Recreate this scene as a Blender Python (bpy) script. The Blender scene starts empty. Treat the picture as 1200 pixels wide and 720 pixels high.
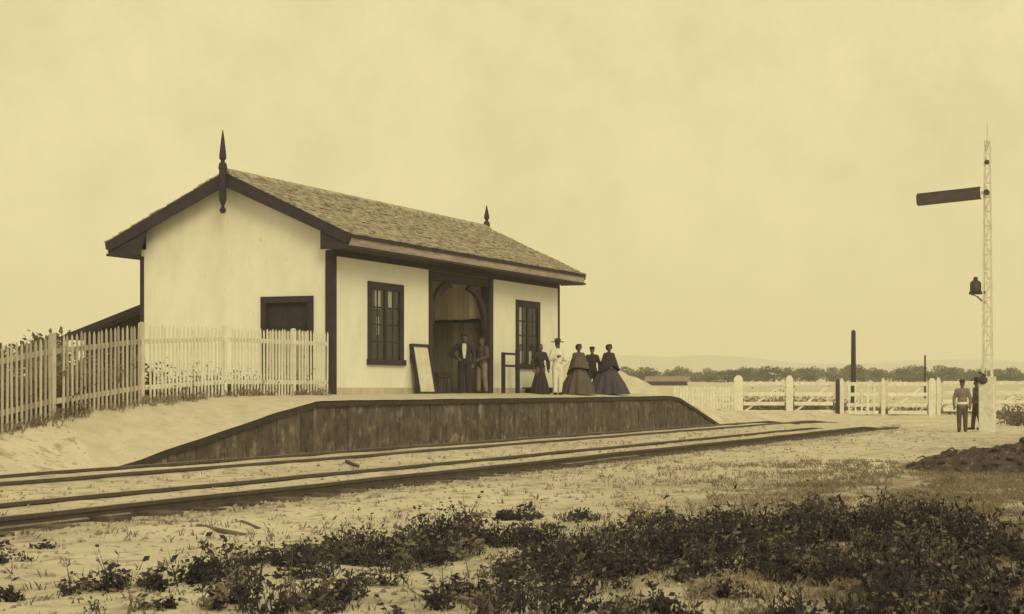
import bpy, bmesh, math, random
from mathutils import Vector, Matrix, noise
R = math.radians
rnd = random.Random(7)
scene = bpy.context.scene
C = scene.collection

# ------------------------------------------------------------ camera, sky, sun, exposure
# site axes: +X runs along the tracks (away from the camera), +Y from the camera across the tracks to the station
EYE = 1.55
cam = bpy.data.objects.new('camera', bpy.data.cameras.new('camera'))
C.objects.link(cam)
cam.location = (0, 0, EYE)
cam.rotation_euler = (R(90), 0, R(-69.88))
cam.data.sensor_width = 36
cam.data.lens = 57.0
cam.data.shift_x = -0.125
cam.data.shift_y = 0.0792
cam.data.clip_start = 0.1
cam.data.clip_end = 20000
scene.camera = cam

SUN_EL, SUN_AZ = 33, 225            # overcast, weak sun behind the photographer
world = bpy.data.worlds.new('World'); scene.world = world
world.use_nodes = True
wt = world.node_tree; wt.nodes.clear()
def wn(t, **k):
    n = wt.nodes.new(t)
    for a, b in k.items(): setattr(n, a, b)
    return n
sky = wn('ShaderNodeTexSky', sky_type='NISHITA', sun_disc=False)
sky.sun_elevation = R(SUN_EL); sky.sun_rotation = R(SUN_AZ)
sky.air_density = 1.0; sky.dust_density = 4.0
bw = wn('ShaderNodeRGBToBW')
pw = wn('ShaderNodeMath', operation='POWER'); pw.inputs[1].default_value = 0.10   # thick even cloud flattens the sky
gain = wn('ShaderNodeMath', operation='MULTIPLY'); gain.inputs[1].default_value = 6.75
tc = wn('ShaderNodeTexCoord')
n1 = wn('ShaderNodeTexNoise'); n1.inputs['Scale'].default_value = 11; n1.inputs['Detail'].default_value = 7
n1.inputs['Roughness'].default_value = .7
mr = wn('ShaderNodeMapRange'); mr.inputs['From Min'].default_value = .3; mr.inputs['From Max'].default_value = .7
mr.inputs['To Min'].default_value = .80; mr.inputs['To Max'].default_value = 1.09
cl = wn('ShaderNodeMath', operation='MULTIPLY')
tint = wn('ShaderNodeMix', data_type='RGBA', blend_type='MULTIPLY'); tint.inputs[0].default_value = 1
tint.inputs[7].default_value = (1.0, .877, .46, 1)      # the sepia cast of the whole picture is the colour of its light
bg = wn('ShaderNodeBackground'); bg.inputs['Strength'].default_value = 0.1
wo = wn('ShaderNodeOutputWorld')
L = wt.links.new
L(sky.outputs[0], bw.inputs[0]); L(bw.outputs[0], pw.inputs[0]); L(pw.outputs[0], gain.inputs[0])
L(tc.outputs['Generated'], n1.inputs['Vector']); L(n1.outputs[0], mr.inputs['Value'])
L(gain.outputs[0], cl.inputs[0]); L(mr.outputs[0], cl.inputs[1])
L(cl.outputs[0], tint.inputs[6]); L(tint.outputs[2], bg.inputs['Color']); L(bg.outputs[0], wo.inputs[0])

sl = bpy.data.lights.new('sun', 'SUN'); sl.energy = 1.5; sl.angle = R(24); sl.color = (1, .90, .50)
sun = bpy.data.objects.new('sun', sl); C.objects.link(sun)
az, el = R(SUN_AZ), R(SUN_EL)
sdir = Vector((math.sin(az)*math.cos(el), math.cos(az)*math.cos(el), math.sin(el)))
sun.rotation_euler = sdir.to_track_quat('Z', 'Y').to_euler()
sun.location = (0, -10, 40)
vs = scene.view_settings
vs.view_transform = 'Standard'; vs.look = 'None'; vs.exposure = 0.12; vs.gamma = 1.0; vs.use_curve_mapping = False
scene.cycles.volume_bounces = 2

# ------------------------------------------------------------ materials
def mat(name, c1, c2=None, scale=3.0, rough=.85, bump=.0, bscale=None, stretch=(1,1,1), detail=6, lo=.35, hi=.65,
        rand=0.0, speck=None, spec=.25, sub=None):
    m = bpy.data.materials.new(name); m.use_nodes = True
    nt = m.node_tree; b = nt.nodes['Principled BSDF']
    b.inputs['Roughness'].default_value = rough
    b.inputs['Specular IOR Level'].default_value = spec
    c2 = c2 or tuple(x*.7 for x in c1)
    tcn = nt.nodes.new('ShaderNodeTexCoord'); mp = nt.nodes.new('ShaderNodeMapping')
    mp.inputs['Scale'].default_value = stretch
    nt.links.new(tcn.outputs['Object'], mp.inputs[0])
    nz = nt.nodes.new('ShaderNodeTexNoise'); nz.inputs['Scale'].default_value = scale
    nz.inputs['Detail'].default_value = detail; nz.inputs['Roughness'].default_value = .65
    nt.links.new(mp.outputs[0], nz.inputs['Vector'])
    rp = nt.nodes.new('ShaderNodeMapRange'); rp.inputs['From Min'].default_value = lo; rp.inputs['From Max'].default_value = hi
    nt.links.new(nz.outputs[0], rp.inputs['Value'])
    mx = nt.nodes.new('ShaderNodeMix'); mx.data_type = 'RGBA'
    mx.inputs[6].default_value = (*c1, 1); mx.inputs[7].default_value = (*c2, 1)
    nt.links.new(rp.outputs[0], mx.inputs[0])
    out = mx.outputs[2]
    if speck:
        n2 = nt.nodes.new('ShaderNodeTexNoise'); n2.inputs['Scale'].default_value = speck[0]; n2.inputs['Detail'].default_value = 4
        nt.links.new(mp.outputs[0], n2.inputs['Vector'])
        r2 = nt.nodes.new('ShaderNodeMapRange'); r2.inputs['From Min'].default_value = speck[1]; r2.inputs['From Max'].default_value = speck[1]+.1
        nt.links.new(n2.outputs[0], r2.inputs['Value'])
        m2 = nt.nodes.new('ShaderNodeMix'); m2.data_type = 'RGBA'
        nt.links.new(r2.outputs[0], m2.inputs[0]); nt.links.new(out, m2.inputs[6]); m2.inputs[7].default_value = (*speck[2], 1)
        out = m2.outputs[2]
    if rand:
        oi = nt.nodes.new('ShaderNodeObjectInfo')
        r3 = nt.nodes.new('ShaderNodeMapRange'); r3.inputs['To Min'].default_value = 1-rand; r3.inputs['To Max'].default_value = 1+rand
        nt.links.new(oi.outputs['Random'], r3.inputs['Value'])
        m3 = nt.nodes.new('ShaderNodeVectorMath'); m3.operation = 'SCALE'
        nt.links.new(out, m3.inputs[0]); nt.links.new(r3.outputs[0], m3.inputs['Scale'])
        out = m3.outputs[0]
    nt.links.new(out, b.inputs['Base Color'])
    if bump:
        n4 = nt.nodes.new('ShaderNodeTexNoise'); n4.inputs['Scale'].default_value = bscale or scale*4; n4.inputs['Detail'].default_value = 5
        nt.links.new(mp.outputs[0], n4.inputs['Vector'])
        bp = nt.nodes.new('ShaderNodeBump'); bp.inputs['Strength'].default_value = bump; bp.inputs['Distance'].default_value = .05
        nt.links.new(n4.outputs[0], bp.inputs['Height']); nt.links.new(bp.outputs[0], b.inputs['Normal'])
    return m

DK = (.031, .022, .043); DK2 = (.050, .037, .058)
M = {}
M['white'] = mat('limewash', (.86, .85, .83), (.77, .75, .71), 1.6, .9, .15, 14, (1, 1, .5), speck=(7, .68, (.62, .58, .52)))
M['stain'] = mat('stained_plaster', (.62, .56, .50), (.46, .39, .33), 3, .95, .2, 12, (1, 1, .4))
M['white_paint'] = mat('white_paint', (.80, .79, .76), (.62, .59, .54), 5, .8, .1, 30, rand=.06)
M['picket'] = mat('weathered_white', (.56, .52, .48), (.36, .32, .30), 4, .9, .2, 40, (1, 1, .3), rand=.25)
M['dark_wood'] = mat('dark_stained_wood', DK, DK2, 3, .75, .25, 25, (1, 1, 1))
M['trim'] = mat('brown_trim', (.46, .39, .38), (.28, .23, .23), 4, .8, .2, 30, (.5, 3, 3))
M['shingle'] = mat('weathered_shingle', (.52, .465, .41), (.21, .175, .155), 5, .9, .3, 25, lo=.38, hi=.62)
M['shingle_dk'] = mat('dark_shingle', (.19, .165, .16), (.09, .075, .08), 3, .9, .3, 25)
M['face'] = mat('platform_boards', (.15, .122, .12), (.07, .055, .06), 3.4, .97, .9, 10, (1.2, 1.2, .8), rand=.18, speck=(3.2, .57, (.24, .20, .18)))
M['coping'] = mat('shadowed_edge_timber', (.06, .046, .05), (.035, .028, .034), 4, .85, .2, 30)  # edge timber darkened to carry the shadow line under the coping
M['deck'] = mat('packed_sand', (.62, .57, .52), (.50, .45, .40), 2.2, .98, .35, 10, speck=(9, .66, (.30, .25, .22)))
M['rail'] = mat('rusty_iron', (.055, .040, .048), (.095, .072, .07), 8, .6, .2, 40, spec=.4)
M['rail_head'] = mat('worn_rail_head', (.42, .38, .37), (.22, .18, .17), 3, .45, spec=.5)
M['sleeper'] = mat('creosoted_timber', (.075, .058, .062), (.15, .125, .12), 4, .9, .4, 25, (.6, 4, 4), rand=.3)
M['inner_lo'] = mat('brown_wainscot', (.21, .17, .165), (.14, .115, .115), 3, .9, .2, 20, (1, 1, .3), rand=.2)
M['inner_hi'] = mat('limewashed_boards', (.85, .80, .74), (.72, .66, .58), 3, .9, .2, 20, (1, 1, .25), rand=.15)
M['dark_in'] = mat('unlit_room_dark', (.09, .075, .08), (.06, .05, .055), 3, .95)  # the rooms' lack of light is put into this wall colour
M['curtain'] = mat('white_cotton', (.8, .78, .74), (.6, .57, .53), 12, .95, .3, 20, (1, 1, .2))
M['old_board'] = mat('weathered_board', (.40, .35, .31), (.27, .23, .205), 4, .9, .3, 30, (1, 1, .3), rand=.2)
M['sign'] = mat('pale_board', (.74, .71, .67), (.60, .56, .50), 3, .85)
M['earth'] = mat('dark_earth', (.055, .042, .05), (.11, .088, .09), 4, .98, .8, 14, speck=(9, .6, (.20, .165, .15)))
M['weed'] = mat('dark_weed_leaf', (.026, .022, .036), (.05, .042, .05), 3, .8, spec=.15)
M['weed2'] = mat('pale_weed_leaf', (.20, .17, .15), (.10, .083, .085), 3, .85, spec=.12)  # paler leaf; on the foreground weeds it paints leaves as lit
M['scrub'] = mat('brown_scrub_leaf', (.13, .105, .09), (.22, .18, .145), 1.5, .9, spec=.1)
M['drygrass'] = mat('dry_grass', (.16, .13, .11), (.30, .25, .20), 1.2, .9, spec=.1)
M['bark'] = mat('bark', (.07, .055, .06), (.12, .10, .095), 8, .95, .4, 30)
M['leaf'] = mat('tree_leaf', (.10, .092, .088), (.17, .15, .135), .5, .85, spec=.1)
M['stone'] = mat('ballast_stone', (.44, .39, .36), (.20, .165, .165), 1.3, .95, .3, 20, lo=.42, hi=.58)
M['sandpile'] = mat('pale_sand', (.64, .59, .54), (.52, .47, .42), 2, .98, .4, 12)
M['hill'] = mat('far_hill', (.12, .11, .11), (.085, .08, .085), .01, 1)
M['iron'] = mat('black_iron', (.045, .034, .042), (.075, .058, .06), 6, .55, spec=.4)
M['arm'] = mat('semaphore_paint', (.065, .046, .065), (.09, .068, .08), 4, .6)
M['roof_pink'] = mat('faded_roof', (.30, .24, .25), (.22, .17, .18), 1, .9)
# people
M['skin'] = mat('skin', (.42, .29, .25), (.36, .24, .21), 8, .6)
M['skin_dk'] = mat('shaded_skin', (.16, .10, .10), (.12, .075, .08), 8, .6)  # darker skin tone stands in for faces in shade
M['cl_black'] = mat('black_wool', (.032, .025, .040), (.05, .04, .052), 9, .9, .2, 40)
M['cl_brown'] = mat('brown_wool', (.12, .09, .095), (.085, .064, .07), 9, .9, .2, 40)
M['cl_purple'] = mat('dark_taffeta', (.045, .034, .075), (.075, .058, .095), 5, .55, .2, 30, (1, 1, .2))
M['cl_taupe'] = mat('taupe_taffeta', (.085, .064, .072), (.125, .098, .098), 5, .65, .2, 30, (1, 1, .2))
M['cl_white'] = mat('white_linen', (.82, .80, .77), (.68, .65, .6), 9, .9, .2, 30)
M['cl_grey'] = mat('grey_flannel', (.26, .21, .20), (.18, .145, .145), 9, .9, .2, 40)
M['hair'] = mat('dark_hair', (.022, .017, .02), (.04, .03, .034), 30, .6)

# glass: dark, thin, really see-through
gm = bpy.data.materials.new('window_glass'); gm.use_nodes = True
nt = gm.node_tree; nt.nodes.clear()
o_ = nt.nodes.new('ShaderNodeOutputMaterial'); tr = nt.nodes.new('ShaderNodeBsdfTransparent'); tr.inputs[0].default_value = (.88, .88, .88, 1)
gl = nt.nodes.new('ShaderNodeBsdfGlossy'); gl.inputs['Roughness'].default_value = .12; gl.inputs[0].default_value = (.8, .8, .8, 1)
ms = nt.nodes.new('ShaderNodeMixShader')
ms.inputs[0].default_value = .07; nt.links.new(tr.outputs[0], ms.inputs[1]); nt.links.new(gl.outputs[0], ms.inputs[2]); nt.links.new(ms.outputs[0], o_.inputs[0])
M['glass'] = gm

# ground: pale sand, browner trodden soil where the weeds grow
def ground_mat():
    m = bpy.data.materials.new('sandy_ground'); m.use_nodes = True
    nt = m.node_tree; b = nt.nodes['Principled BSDF']; b.inputs['Roughness'].default_value = .97; b.inputs['Specular IOR Level'].default_value = .1
    tcn = nt.nodes.new('ShaderNodeTexCoord')
    def nz(scale, lo, hi, det=6, rough=.6):
        n = nt.nodes.new('ShaderNodeTexNoise'); n.inputs['Scale'].default_value = scale; n.inputs['Detail'].default_value = det; n.inputs['Roughness'].default_value = rough
        nt.links.new(tcn.outputs['Object'], n.inputs['Vector'])
        r = nt.nodes.new('ShaderNodeMapRange'); r.inputs['From Min'].default_value = lo; r.inputs['From Max'].default_value = hi
        nt.links.new(n.outputs[0], r.inputs['Value']); return r.outputs[0], n.outputs[0]
    def mixc(fac, a, bcol):
        x = nt.nodes.new('ShaderNodeMix'); x.data_type = 'RGBA'
        nt.links.new(fac, x.inputs[0])
        if isinstance(a, tuple): x.inputs[6].default_value = (*a, 1)
        else: nt.links.new(a, x.inputs[6])
        x.inputs[7].default_value = (*bcol, 1); return x.outputs[2]
    f1, _ = nz(.35, .35, .68); f2, _ = nz(2.3, .52, .66); f3, _ = nz(9, .60, .70, 4); f4, h4 = nz(5, .4, .6)
    c = mixc(f1, (.70, .645, .58), (.54, .485, .43))
    c = mixc(f2, c, (.36, .30, .265))
    at = nt.nodes.new('ShaderNodeAttribute'); at.attribute_name = 'soil'
    mu = nt.nodes.new('ShaderNodeMath'); mu.operation = 'MULTIPLY'; 
    f5, _ = nz(1.6, .25, .62)
    nt.links.new(at.outputs['Fac'], mu.inputs[0]); nt.links.new(f5, mu.inputs[1])
    c = mixc(mu.outputs[0], c, (.17, .138, .125))
    c = mixc(f3, c, (.20, .165, .15))
    nt.links.new(c, b.inputs['Base Color'])
    bp = nt.nodes.new('ShaderNodeBump'); bp.inputs['Strength'].default_value = .8; bp.inputs['Distance'].default_value = .06
    nt.links.new(h4, bp.inputs['Height']); nt.links.new(bp.outputs[0], b.inputs['Normal'])
    return m
M['ground'] = ground_mat()

# ------------------------------------------------------------ helpers
def link_mesh(name, me, m=None, parent=None, smooth=False, loc=(0, 0, 0), rot=(0, 0, 0)):
    o = bpy.data.objects.new(name, me); C.objects.link(o)
    if m is not None and not me.materials: me.materials.append(M[m] if isinstance(m, str) else m)
    if parent: o.parent = parent
    o.location = loc; o.rotation_euler = rot
    if smooth:
        for p in me.polygons: p.use_smooth = True
    return o
def obj(name, bm, m, parent=None, smooth=False, loc=(0, 0, 0), rot=(0, 0, 0), bevel=0):
    if bevel:
        bmesh.ops.bevel(bm, geom=[e for e in bm.edges], offset=bevel, segments=1, affect='EDGES', clamp_overlap=True)
    bmesh.ops.recalc_face_normals(bm, faces=bm.faces)
    me = bpy.data.meshes.new(name); bm.to_mesh(me); bm.free()
    return link_mesh(name, me, m, parent, smooth, loc, rot)
def tag(o, label=None, cat=None, group=None, kind=None):
    if label: o['label'] = label
    if cat: o['category'] = cat
    if group: o['group'] = group
    if kind: o['kind'] = kind
    return o
def thing(name, label, cat, loc=(0, 0, 0), rotz=0, group=None):
    o = bpy.data.objects.new(name, None); C.objects.link(o); o.location = loc; o.rotation_euler = (0, 0, rotz)
    o.empty_display_size = .3
    return tag(o, label, cat, group)
def box(bm, x0, x1, y0, y1, z0, z1):
    v = [bm.verts.new((x, y, z)) for z in (z0, z1) for y in (y0, y1) for x in (x0, x1)]
    for f in ((0,2,3,1), (4,5,7,6), (0,1,5,4), (2,6,7,3), (0,4,6,2), (1,3,7,5)): bm.faces.new([v[i] for i in f])
    return v
def boxobj(name, x0, x1, y0, y1, z0, z1, m, parent=None, bevel=0):
    bm = bmesh.new(); box(bm, x0, x1, y0, y1, z0, z1); return obj(name, bm, m, parent, bevel=bevel)
def prism(bm, pts, axis, a, b):       # polygon pts (2D) extruded along axis
    def P(u, v, w): return {'x': (w, u, v), 'y': (u, w, v), 'z': (u, v, w)}[axis]
    A = [bm.verts.new(P(u, v, a)) for u, v in pts]; B = [bm.verts.new(P(u, v, b)) for u, v in pts]
    bm.faces.new(A); bm.faces.new(B[::-1])
    for i in range(len(pts)):
        j = (i+1) % len(pts); bm.faces.new((A[i], B[i], B[j], A[j]))
def ring(bm, c, ax, r, n=10, ph=0):
    ax = ax.normalized(); u = ax.orthogonal().normalized(); w = ax.cross(u)
    return [bm.verts.new(c + u*math.cos(2*math.pi*i/n+ph)*r + w*math.sin(2*math.pi*i/n+ph)*r) for i in range(n)]
def tube(bm, pts, rads, n=8):
    pts = [Vector(p) for p in pts]; prev = None; first = None
    for i, p in enumerate(pts):
        d = (pts[min(i+1, len(pts)-1)] - pts[max(i-1, 0)])
        rg = ring(bm, p, d, rads[i], n)
        if prev:
            for k in range(n): bm.faces.new((prev[k], prev[(k+1) % n], rg[(k+1) % n], rg[k]))
        else: first = rg
        prev = rg
    bm.faces.new(first[::-1]); bm.faces.new(prev)
def lathe(bm, prof, n=16, c=(0, 0), fold=None):
    prev = None
    for r, z in prof:
        rg = []
        for i in range(n):
            a = 2*math.pi*i/n; rr = r*(1+(fold(a, z) if fold else 0))
            rg.append(bm.verts.new((c[0]+rr*math.cos(a), c[1]+rr*math.sin(a), z)))
        if prev:
            for k in range(n): bm.faces.new((prev[k], prev[(k+1) % n], rg[(k+1) % n], rg[k]))
        else: bm.faces.new(rg[::-1])
        prev = rg
    bm.faces.new(prev)
def ellipsoid(bm, c, r, n=12, m=8, rot=None):
    mt = Matrix.Translation(c) @ (rot or Matrix.Identity(4)) @ Matrix.Diagonal((*r, 1))
    bmesh.ops.create_uvsphere(bm, u_segments=n, v_segments=m, radius=1, matrix=mt)
def capsule(bm, a, b, ra, rb, n=10):
    a = Vector(a); b = Vector(b); d = (b-a).normalized()
    pts = []; rr = []
    for k in range(0, 4):
        t = R(90)*k/3; pts.append(a - d*ra*math.cos(t)); rr.append(max(ra*math.sin(t), .15*ra))
    for k in range(0, 4):
        t = R(90)*k/3; pts.append(b + d*rb*math.sin(t)); rr.append(max(rb*math.cos(t), .15*rb))
    tube(bm, pts, rr, n)
def fbm(x, y, z=0, o=4): return noise.fractal(Vector((x, y, z)), 1.0, 2.0, o)
def lerp_tab(tab, x):
    if x <= tab[0][0]: return tab[0][1]
    for (a, u), (b, v) in zip(tab, tab[1:]):
        if x <= b: return u + (v-u)*(x-a)/(b-a)
    return tab[-1][1]
def smooth(x, a, b):
    t = min(1, max(0, (x-a)/(b-a))); return t*t*(3-2*t)

# ------------------------------------------------------------ ground
EDGE = [(24.2, -.05), (28.0, .60), (30.4, 1.02), (32.0, 1.24), (33, 1.25), (56.6, 1.25), (57.6, 1.17), (62.9, .02), (63.5, -.05)]
BACK = [(8, 0), (16, .10), (20, .38), (23.9, .72), (25.4, .98), (28.1, 1.24), (31, 1.37), (36, 1.375), (57, 1.375), (63, .9), (75, .35), (100, .2)]
FARZ = [(98, 0), (130, .55), (200, 1.75), (350, 2.7), (500, 3.4), (2500, 8), (6000, 12)]
FWD = Vector((.939, .344)); RGT = Vector((.344, -.939))
def ground_h(t, p):
    D = t*FWD.x + p*FWD.y
    h = 0.0
    n = fbm(t*.45, p*.45)*.05 + fbm(t*1.7, p*1.7, 5, 3)*.022
    k = smooth(p, 3, 9)
    if p < 19.62:
        nz = n
        if 12.0 < p < 18.95 and t < 66:
            fill = 0
            if 12.765 < p < 14.185: fill = .075
            elif 14.185 <= p < 17.3: fill = .035
            elif p >= 17.3: fill = .08
            else: fill = -.03*smooth(p, 12.0, 12.35)
            nz = n*.35 + fill
        elif p >= 18.95: nz = n*.3 + .02
        else: nz = n*(1.15 - .2*k)
        h = nz
        if t < 25.3 and p > 18.9: h += (p-18.9)*.03
    else:
        e = lerp_tab(EDGE, t); b = lerp_tab(BACK, t)
        if t < 24.2: e = .0
        if t > 63: e = 0.0
        w = min(1, (p-19.62)/1.7)
        h = e + (b-e)*w
        onplat = 24.2 < t < 63 and p < 22.2
        h += n*(.15 if onplat else .6)
        if onplat: h -= .03*smooth(t, 24.8, 27.0)
    if t > 64: h *= 1
    h += lerp_tab(FARZ, D)
    return h
def axis_list(lo, hi, step, far_lo, far_hi):
    a = []; x = lo
    while x < hi: a.append(x); x += step
    a.append(hi); s = step
    x = hi
    while x < far_hi: s *= 1.25; x += s; a.append(x)
    x = lo; s = step; pre = []
    while x > far_lo: s *= 1.25; x -= s; pre.append(x)
    return pre[::-1] + a
def build_ground():
    T = axis_list(4, 66, .2, -3500, 5200); P = axis_list(-2, 23, .17, -4200, 4200)
    P = sorted(P + [12.755, 12.775, 14.175, 14.195, 19.60, 19.66])
    verts = [(t, p, ground_h(t, p)) for p in P for t in T]
    nT = len(T)
    faces = [(j*nT+i, j*nT+i+1, (j+1)*nT+i+1, (j+1)*nT+i) for j in range(len(P)-1) for i in range(nT-1)]
    me = bpy.data.meshes.new('ground'); me.from_pydata(verts, [], faces)
    at = me.attributes.new('soil', 'FLOAT', 'POINT')
    def soil(t, p):
        if t < -5 or t > 140: return .0
        D = t*FWD.x + p*FWD.y; X = t*RGT.x + p*RGT.y; u = X/max(D, .5)
        s = .15*smooth(D, 70, 45)
        s += .85*smooth(u, -.06, .12)*smooth(D, 30, 26)*smooth(D, 10, 15)      # trodden brown earth to the right
        s += .5*smooth(u, .15, .24)*smooth(D, 60, 40)
        s += .75*smooth(D, 19.5, 17)*smooth(u, -.30, .0)*.6
        if 11.4 < p < 12.8 and t < 66: s += .3
        if p > 18.5: s *= .6
        return min(1, s)
    at.data.foreach_set('value', [soil(v[0], v[1]) for v in verts])
    o = link_mesh('ground', me, 'ground', smooth=True); tag(o, 'pale sandy ground between the tracks and the weeds', 'ground', kind='structure')
build_ground()

# far hills, faint in the air
def hills():
    bm = bmesh.new(); rows = []
    for k in range(0, 90):
        a = R(-62 + k*1.4)
        ux = FWD*math.cos(a) + RGT*math.sin(a)
        d0 = 2900 + 240*fbm(k*.12, 3)
        hh = 58 + 40*fbm(k*.09, 1.3) + 14*fbm(k*.31, 7)
        hh *= .35 + .65*smooth(math.degrees(a), -30, 6)
        row = []
        for q, (dd, hz) in enumerate(((-300, -.15), (0, .35), (240, .85), (420, 1.0), (640, .8), (900, -.15))):
            v = ux*(d0+dd); row.append(bm.verts.new((v.x, v.y, 8 + hh*hz + 3*fbm(k*.7, q))))
        rows.append(row)
    for r0, r1 in zip(rows, rows[1:]):
        for q in range(5): bm.faces.new((r0[q], r1[q], r1[q+1], r0[q+1]))
    tag(obj('hills', bm, 'hill', smooth=True), 'long low hills pale on the horizon', 'hills', kind='structure')
hills()

# ------------------------------------------------------------ tracks
def rail_mesh(t0, t1, h=.142):
    bm = bmesh.new()
    prof = [(-.07, -.03), (.07, -.03), (.07, .014), (.012, .03), (.014, h-.06), (.042, h-.05), (.042, h-.004), (.034, h), (-.034, h), (-.042, h-.004), (-.042, h-.05), (-.014, h-.06), (-.012, .03), (-.07, .014)]
    n = max(2, int((t1-t0)/1.5)); prev = None
    for i in range(n+1):
        t = t0+(t1-t0)*i/n; dz = .014*fbm(t*.3, h*40) - .17*smooth(t, t1-5, t1); dy = .02*fbm(t*.17, 9+h)
        rg = [bm.verts.new((t, y+dy, z+dz)) for y, z in prof]
        if prev:
            for k in range(len(prof)): bm.faces.new((prev[k], prev[(k+1) % len(prof)], rg[(k+1) % len(prof)], rg[k]))
        else: bm.faces.new(rg)
        prev = rg
    bm.faces.new(prev[::-1]); return bm
def track(label, p_near, p_far, t0, t1n, t1f, sl0, sl1, step):
    th = thing('railway_track', label, 'railway track', (0, 0, 0))
    for p, t1 in ((p_near, t1n), (p_far, t1f)):
        ro = obj('rail', rail_mesh(t0, t1), 'rail', th, loc=(0, p, 0))
        ro.data.materials.append(M['rail_head'])
        for pg in ro.data.polygons:
            if pg.normal.z > .9 and pg.center.z > .0 and abs(pg.center.y) < .035: pg.material_index = 1
    sm = []
    for v in range(3):
        bm = bmesh.new(); L_ = p_far-p_near+.98
        box(bm, -.12, .12, -.5, L_-.5, -.16, 0)
        for q in bm.verts:
            q.co += Vector((rnd.uniform(-.02, .02), rnd.uniform(-.05, .05), rnd.uniform(-.012, .006)))
        bmesh.ops.recalc_face_normals(bm, faces=bm.faces)
        me = bpy.data.meshes.new('sleeper'); bm.to_mesh(me); bm.free(); me.materials.append(M['sleeper']); sm.append(me)
    t = sl0; i = 0
    while t < sl1:
        link_mesh('sleeper', sm[i % 3], None, th, loc=(t, p_near+rnd.uniform(-.05, .03), rnd.uniform(.005, .03)), rot=(0, 0, rnd.uniform(-.05, .05)))
        t += step*rnd.uniform(.92, 1.08); i += 1
track('nearer line of iron rails running past the weeds', 12.75, 14.2, 9, 63.2, 61.0, 11, 63, .95)
track('iron rails laid close along the foot of the platform', 17.4, 18.85, 9, 74, 72, 14, 73, .95)

# ------------------------------------------------------------ platform
plat = thing('platform', 'raised sandy station platform with dark boarded face and sloping ends', 'platform', (25.1, 19.5, 0))
def pl(o): o.location = Vector(o.location) - Vector((25.1, 19.5, 0)); return o
def deck():
    bm = bmesh.new(); prev = None
    ts = [24.2+.25*i for i in range(int((62.9-24.2)/.25)+1)]
    ps = [19.50, 19.62, 19.9, 20.3, 20.8, 21.3, 21.89]
    for t in ts:
        e = lerp_tab(EDGE, t); b = lerp_tab(BACK, t); row = []
        for p in ps:
            w = min(1, (p-19.5)/1.82); h = e+(b-e)*w + .008*fbm(t*1.1, p*1.1)
            row.append(bm.verts.new((t, p, h + .012 - .07*(1-smooth(t, 24.2, 26.4)))))
        if prev:
            for k in range(len(ps)-1): bm.faces.new((prev[k], row[k], row[k+1], prev[k+1]))
        prev = row
    return pl(obj('surface', bm, 'deck', plat, smooth=True))
deck()
t = 24.45; i = 0
while t < 62.7:
    w = rnd.uniform(.42, .58); t1 = min(t+w, 62.75)
    za, zb = lerp_tab(EDGE, t)-.10, lerp_tab(EDGE, t1-.02)-.10
    if max(za, zb) > -.02:
        bm = bmesh.new(); dy = rnd.uniform(-.018, .014)
        x0, x1 = t+.003, t1-.010
        vs_ = [bm.verts.new(c) for c in ((x0, 19.52+dy, -.15), (x1, 19.52+dy, -.15), (x1, 19.58+dy, -.15), (x0, 19.58+dy, -.15),
               (x0, 19.52+dy+.01, za), (x1, 19.52+dy+.01, zb), (x1, 19.58+dy, zb), (x0, 19.58+dy, za))]
        for f in ((0,1,2,3), (4,7,6,5), (0,4,5,1), (1,5,6,2), (2,6,7,3), (3,7,4,0)): bm.faces.new([vs_[q] for q in f])
        pl(obj('face_board', bm, 'face', plat))
    t = t1
bm = bmesh.new(); prev = None
for t in [24.2, 26, 28, 29.2, 30.4, 31.2, 32, 33, 38, 44, 50, 56.6, 57.1, 57.6, 60, 62.9]:
    e = lerp_tab(EDGE, t); row = [bm.verts.new((t, y, e+z)) for y, z in ((19.46, -.115), (19.60, -.115), (19.60, -.008), (19.46, -.008))]
    if prev:
        for k in range(4): bm.faces.new((prev[k], row[k], row[(k+1) % 4], prev[(k+1) % 4]))
    else: bm.faces.new(row)
    prev = row
bm.faces.new(prev[::-1]); pl(obj('edge_beam', bm, 'coping', plat))

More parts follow.
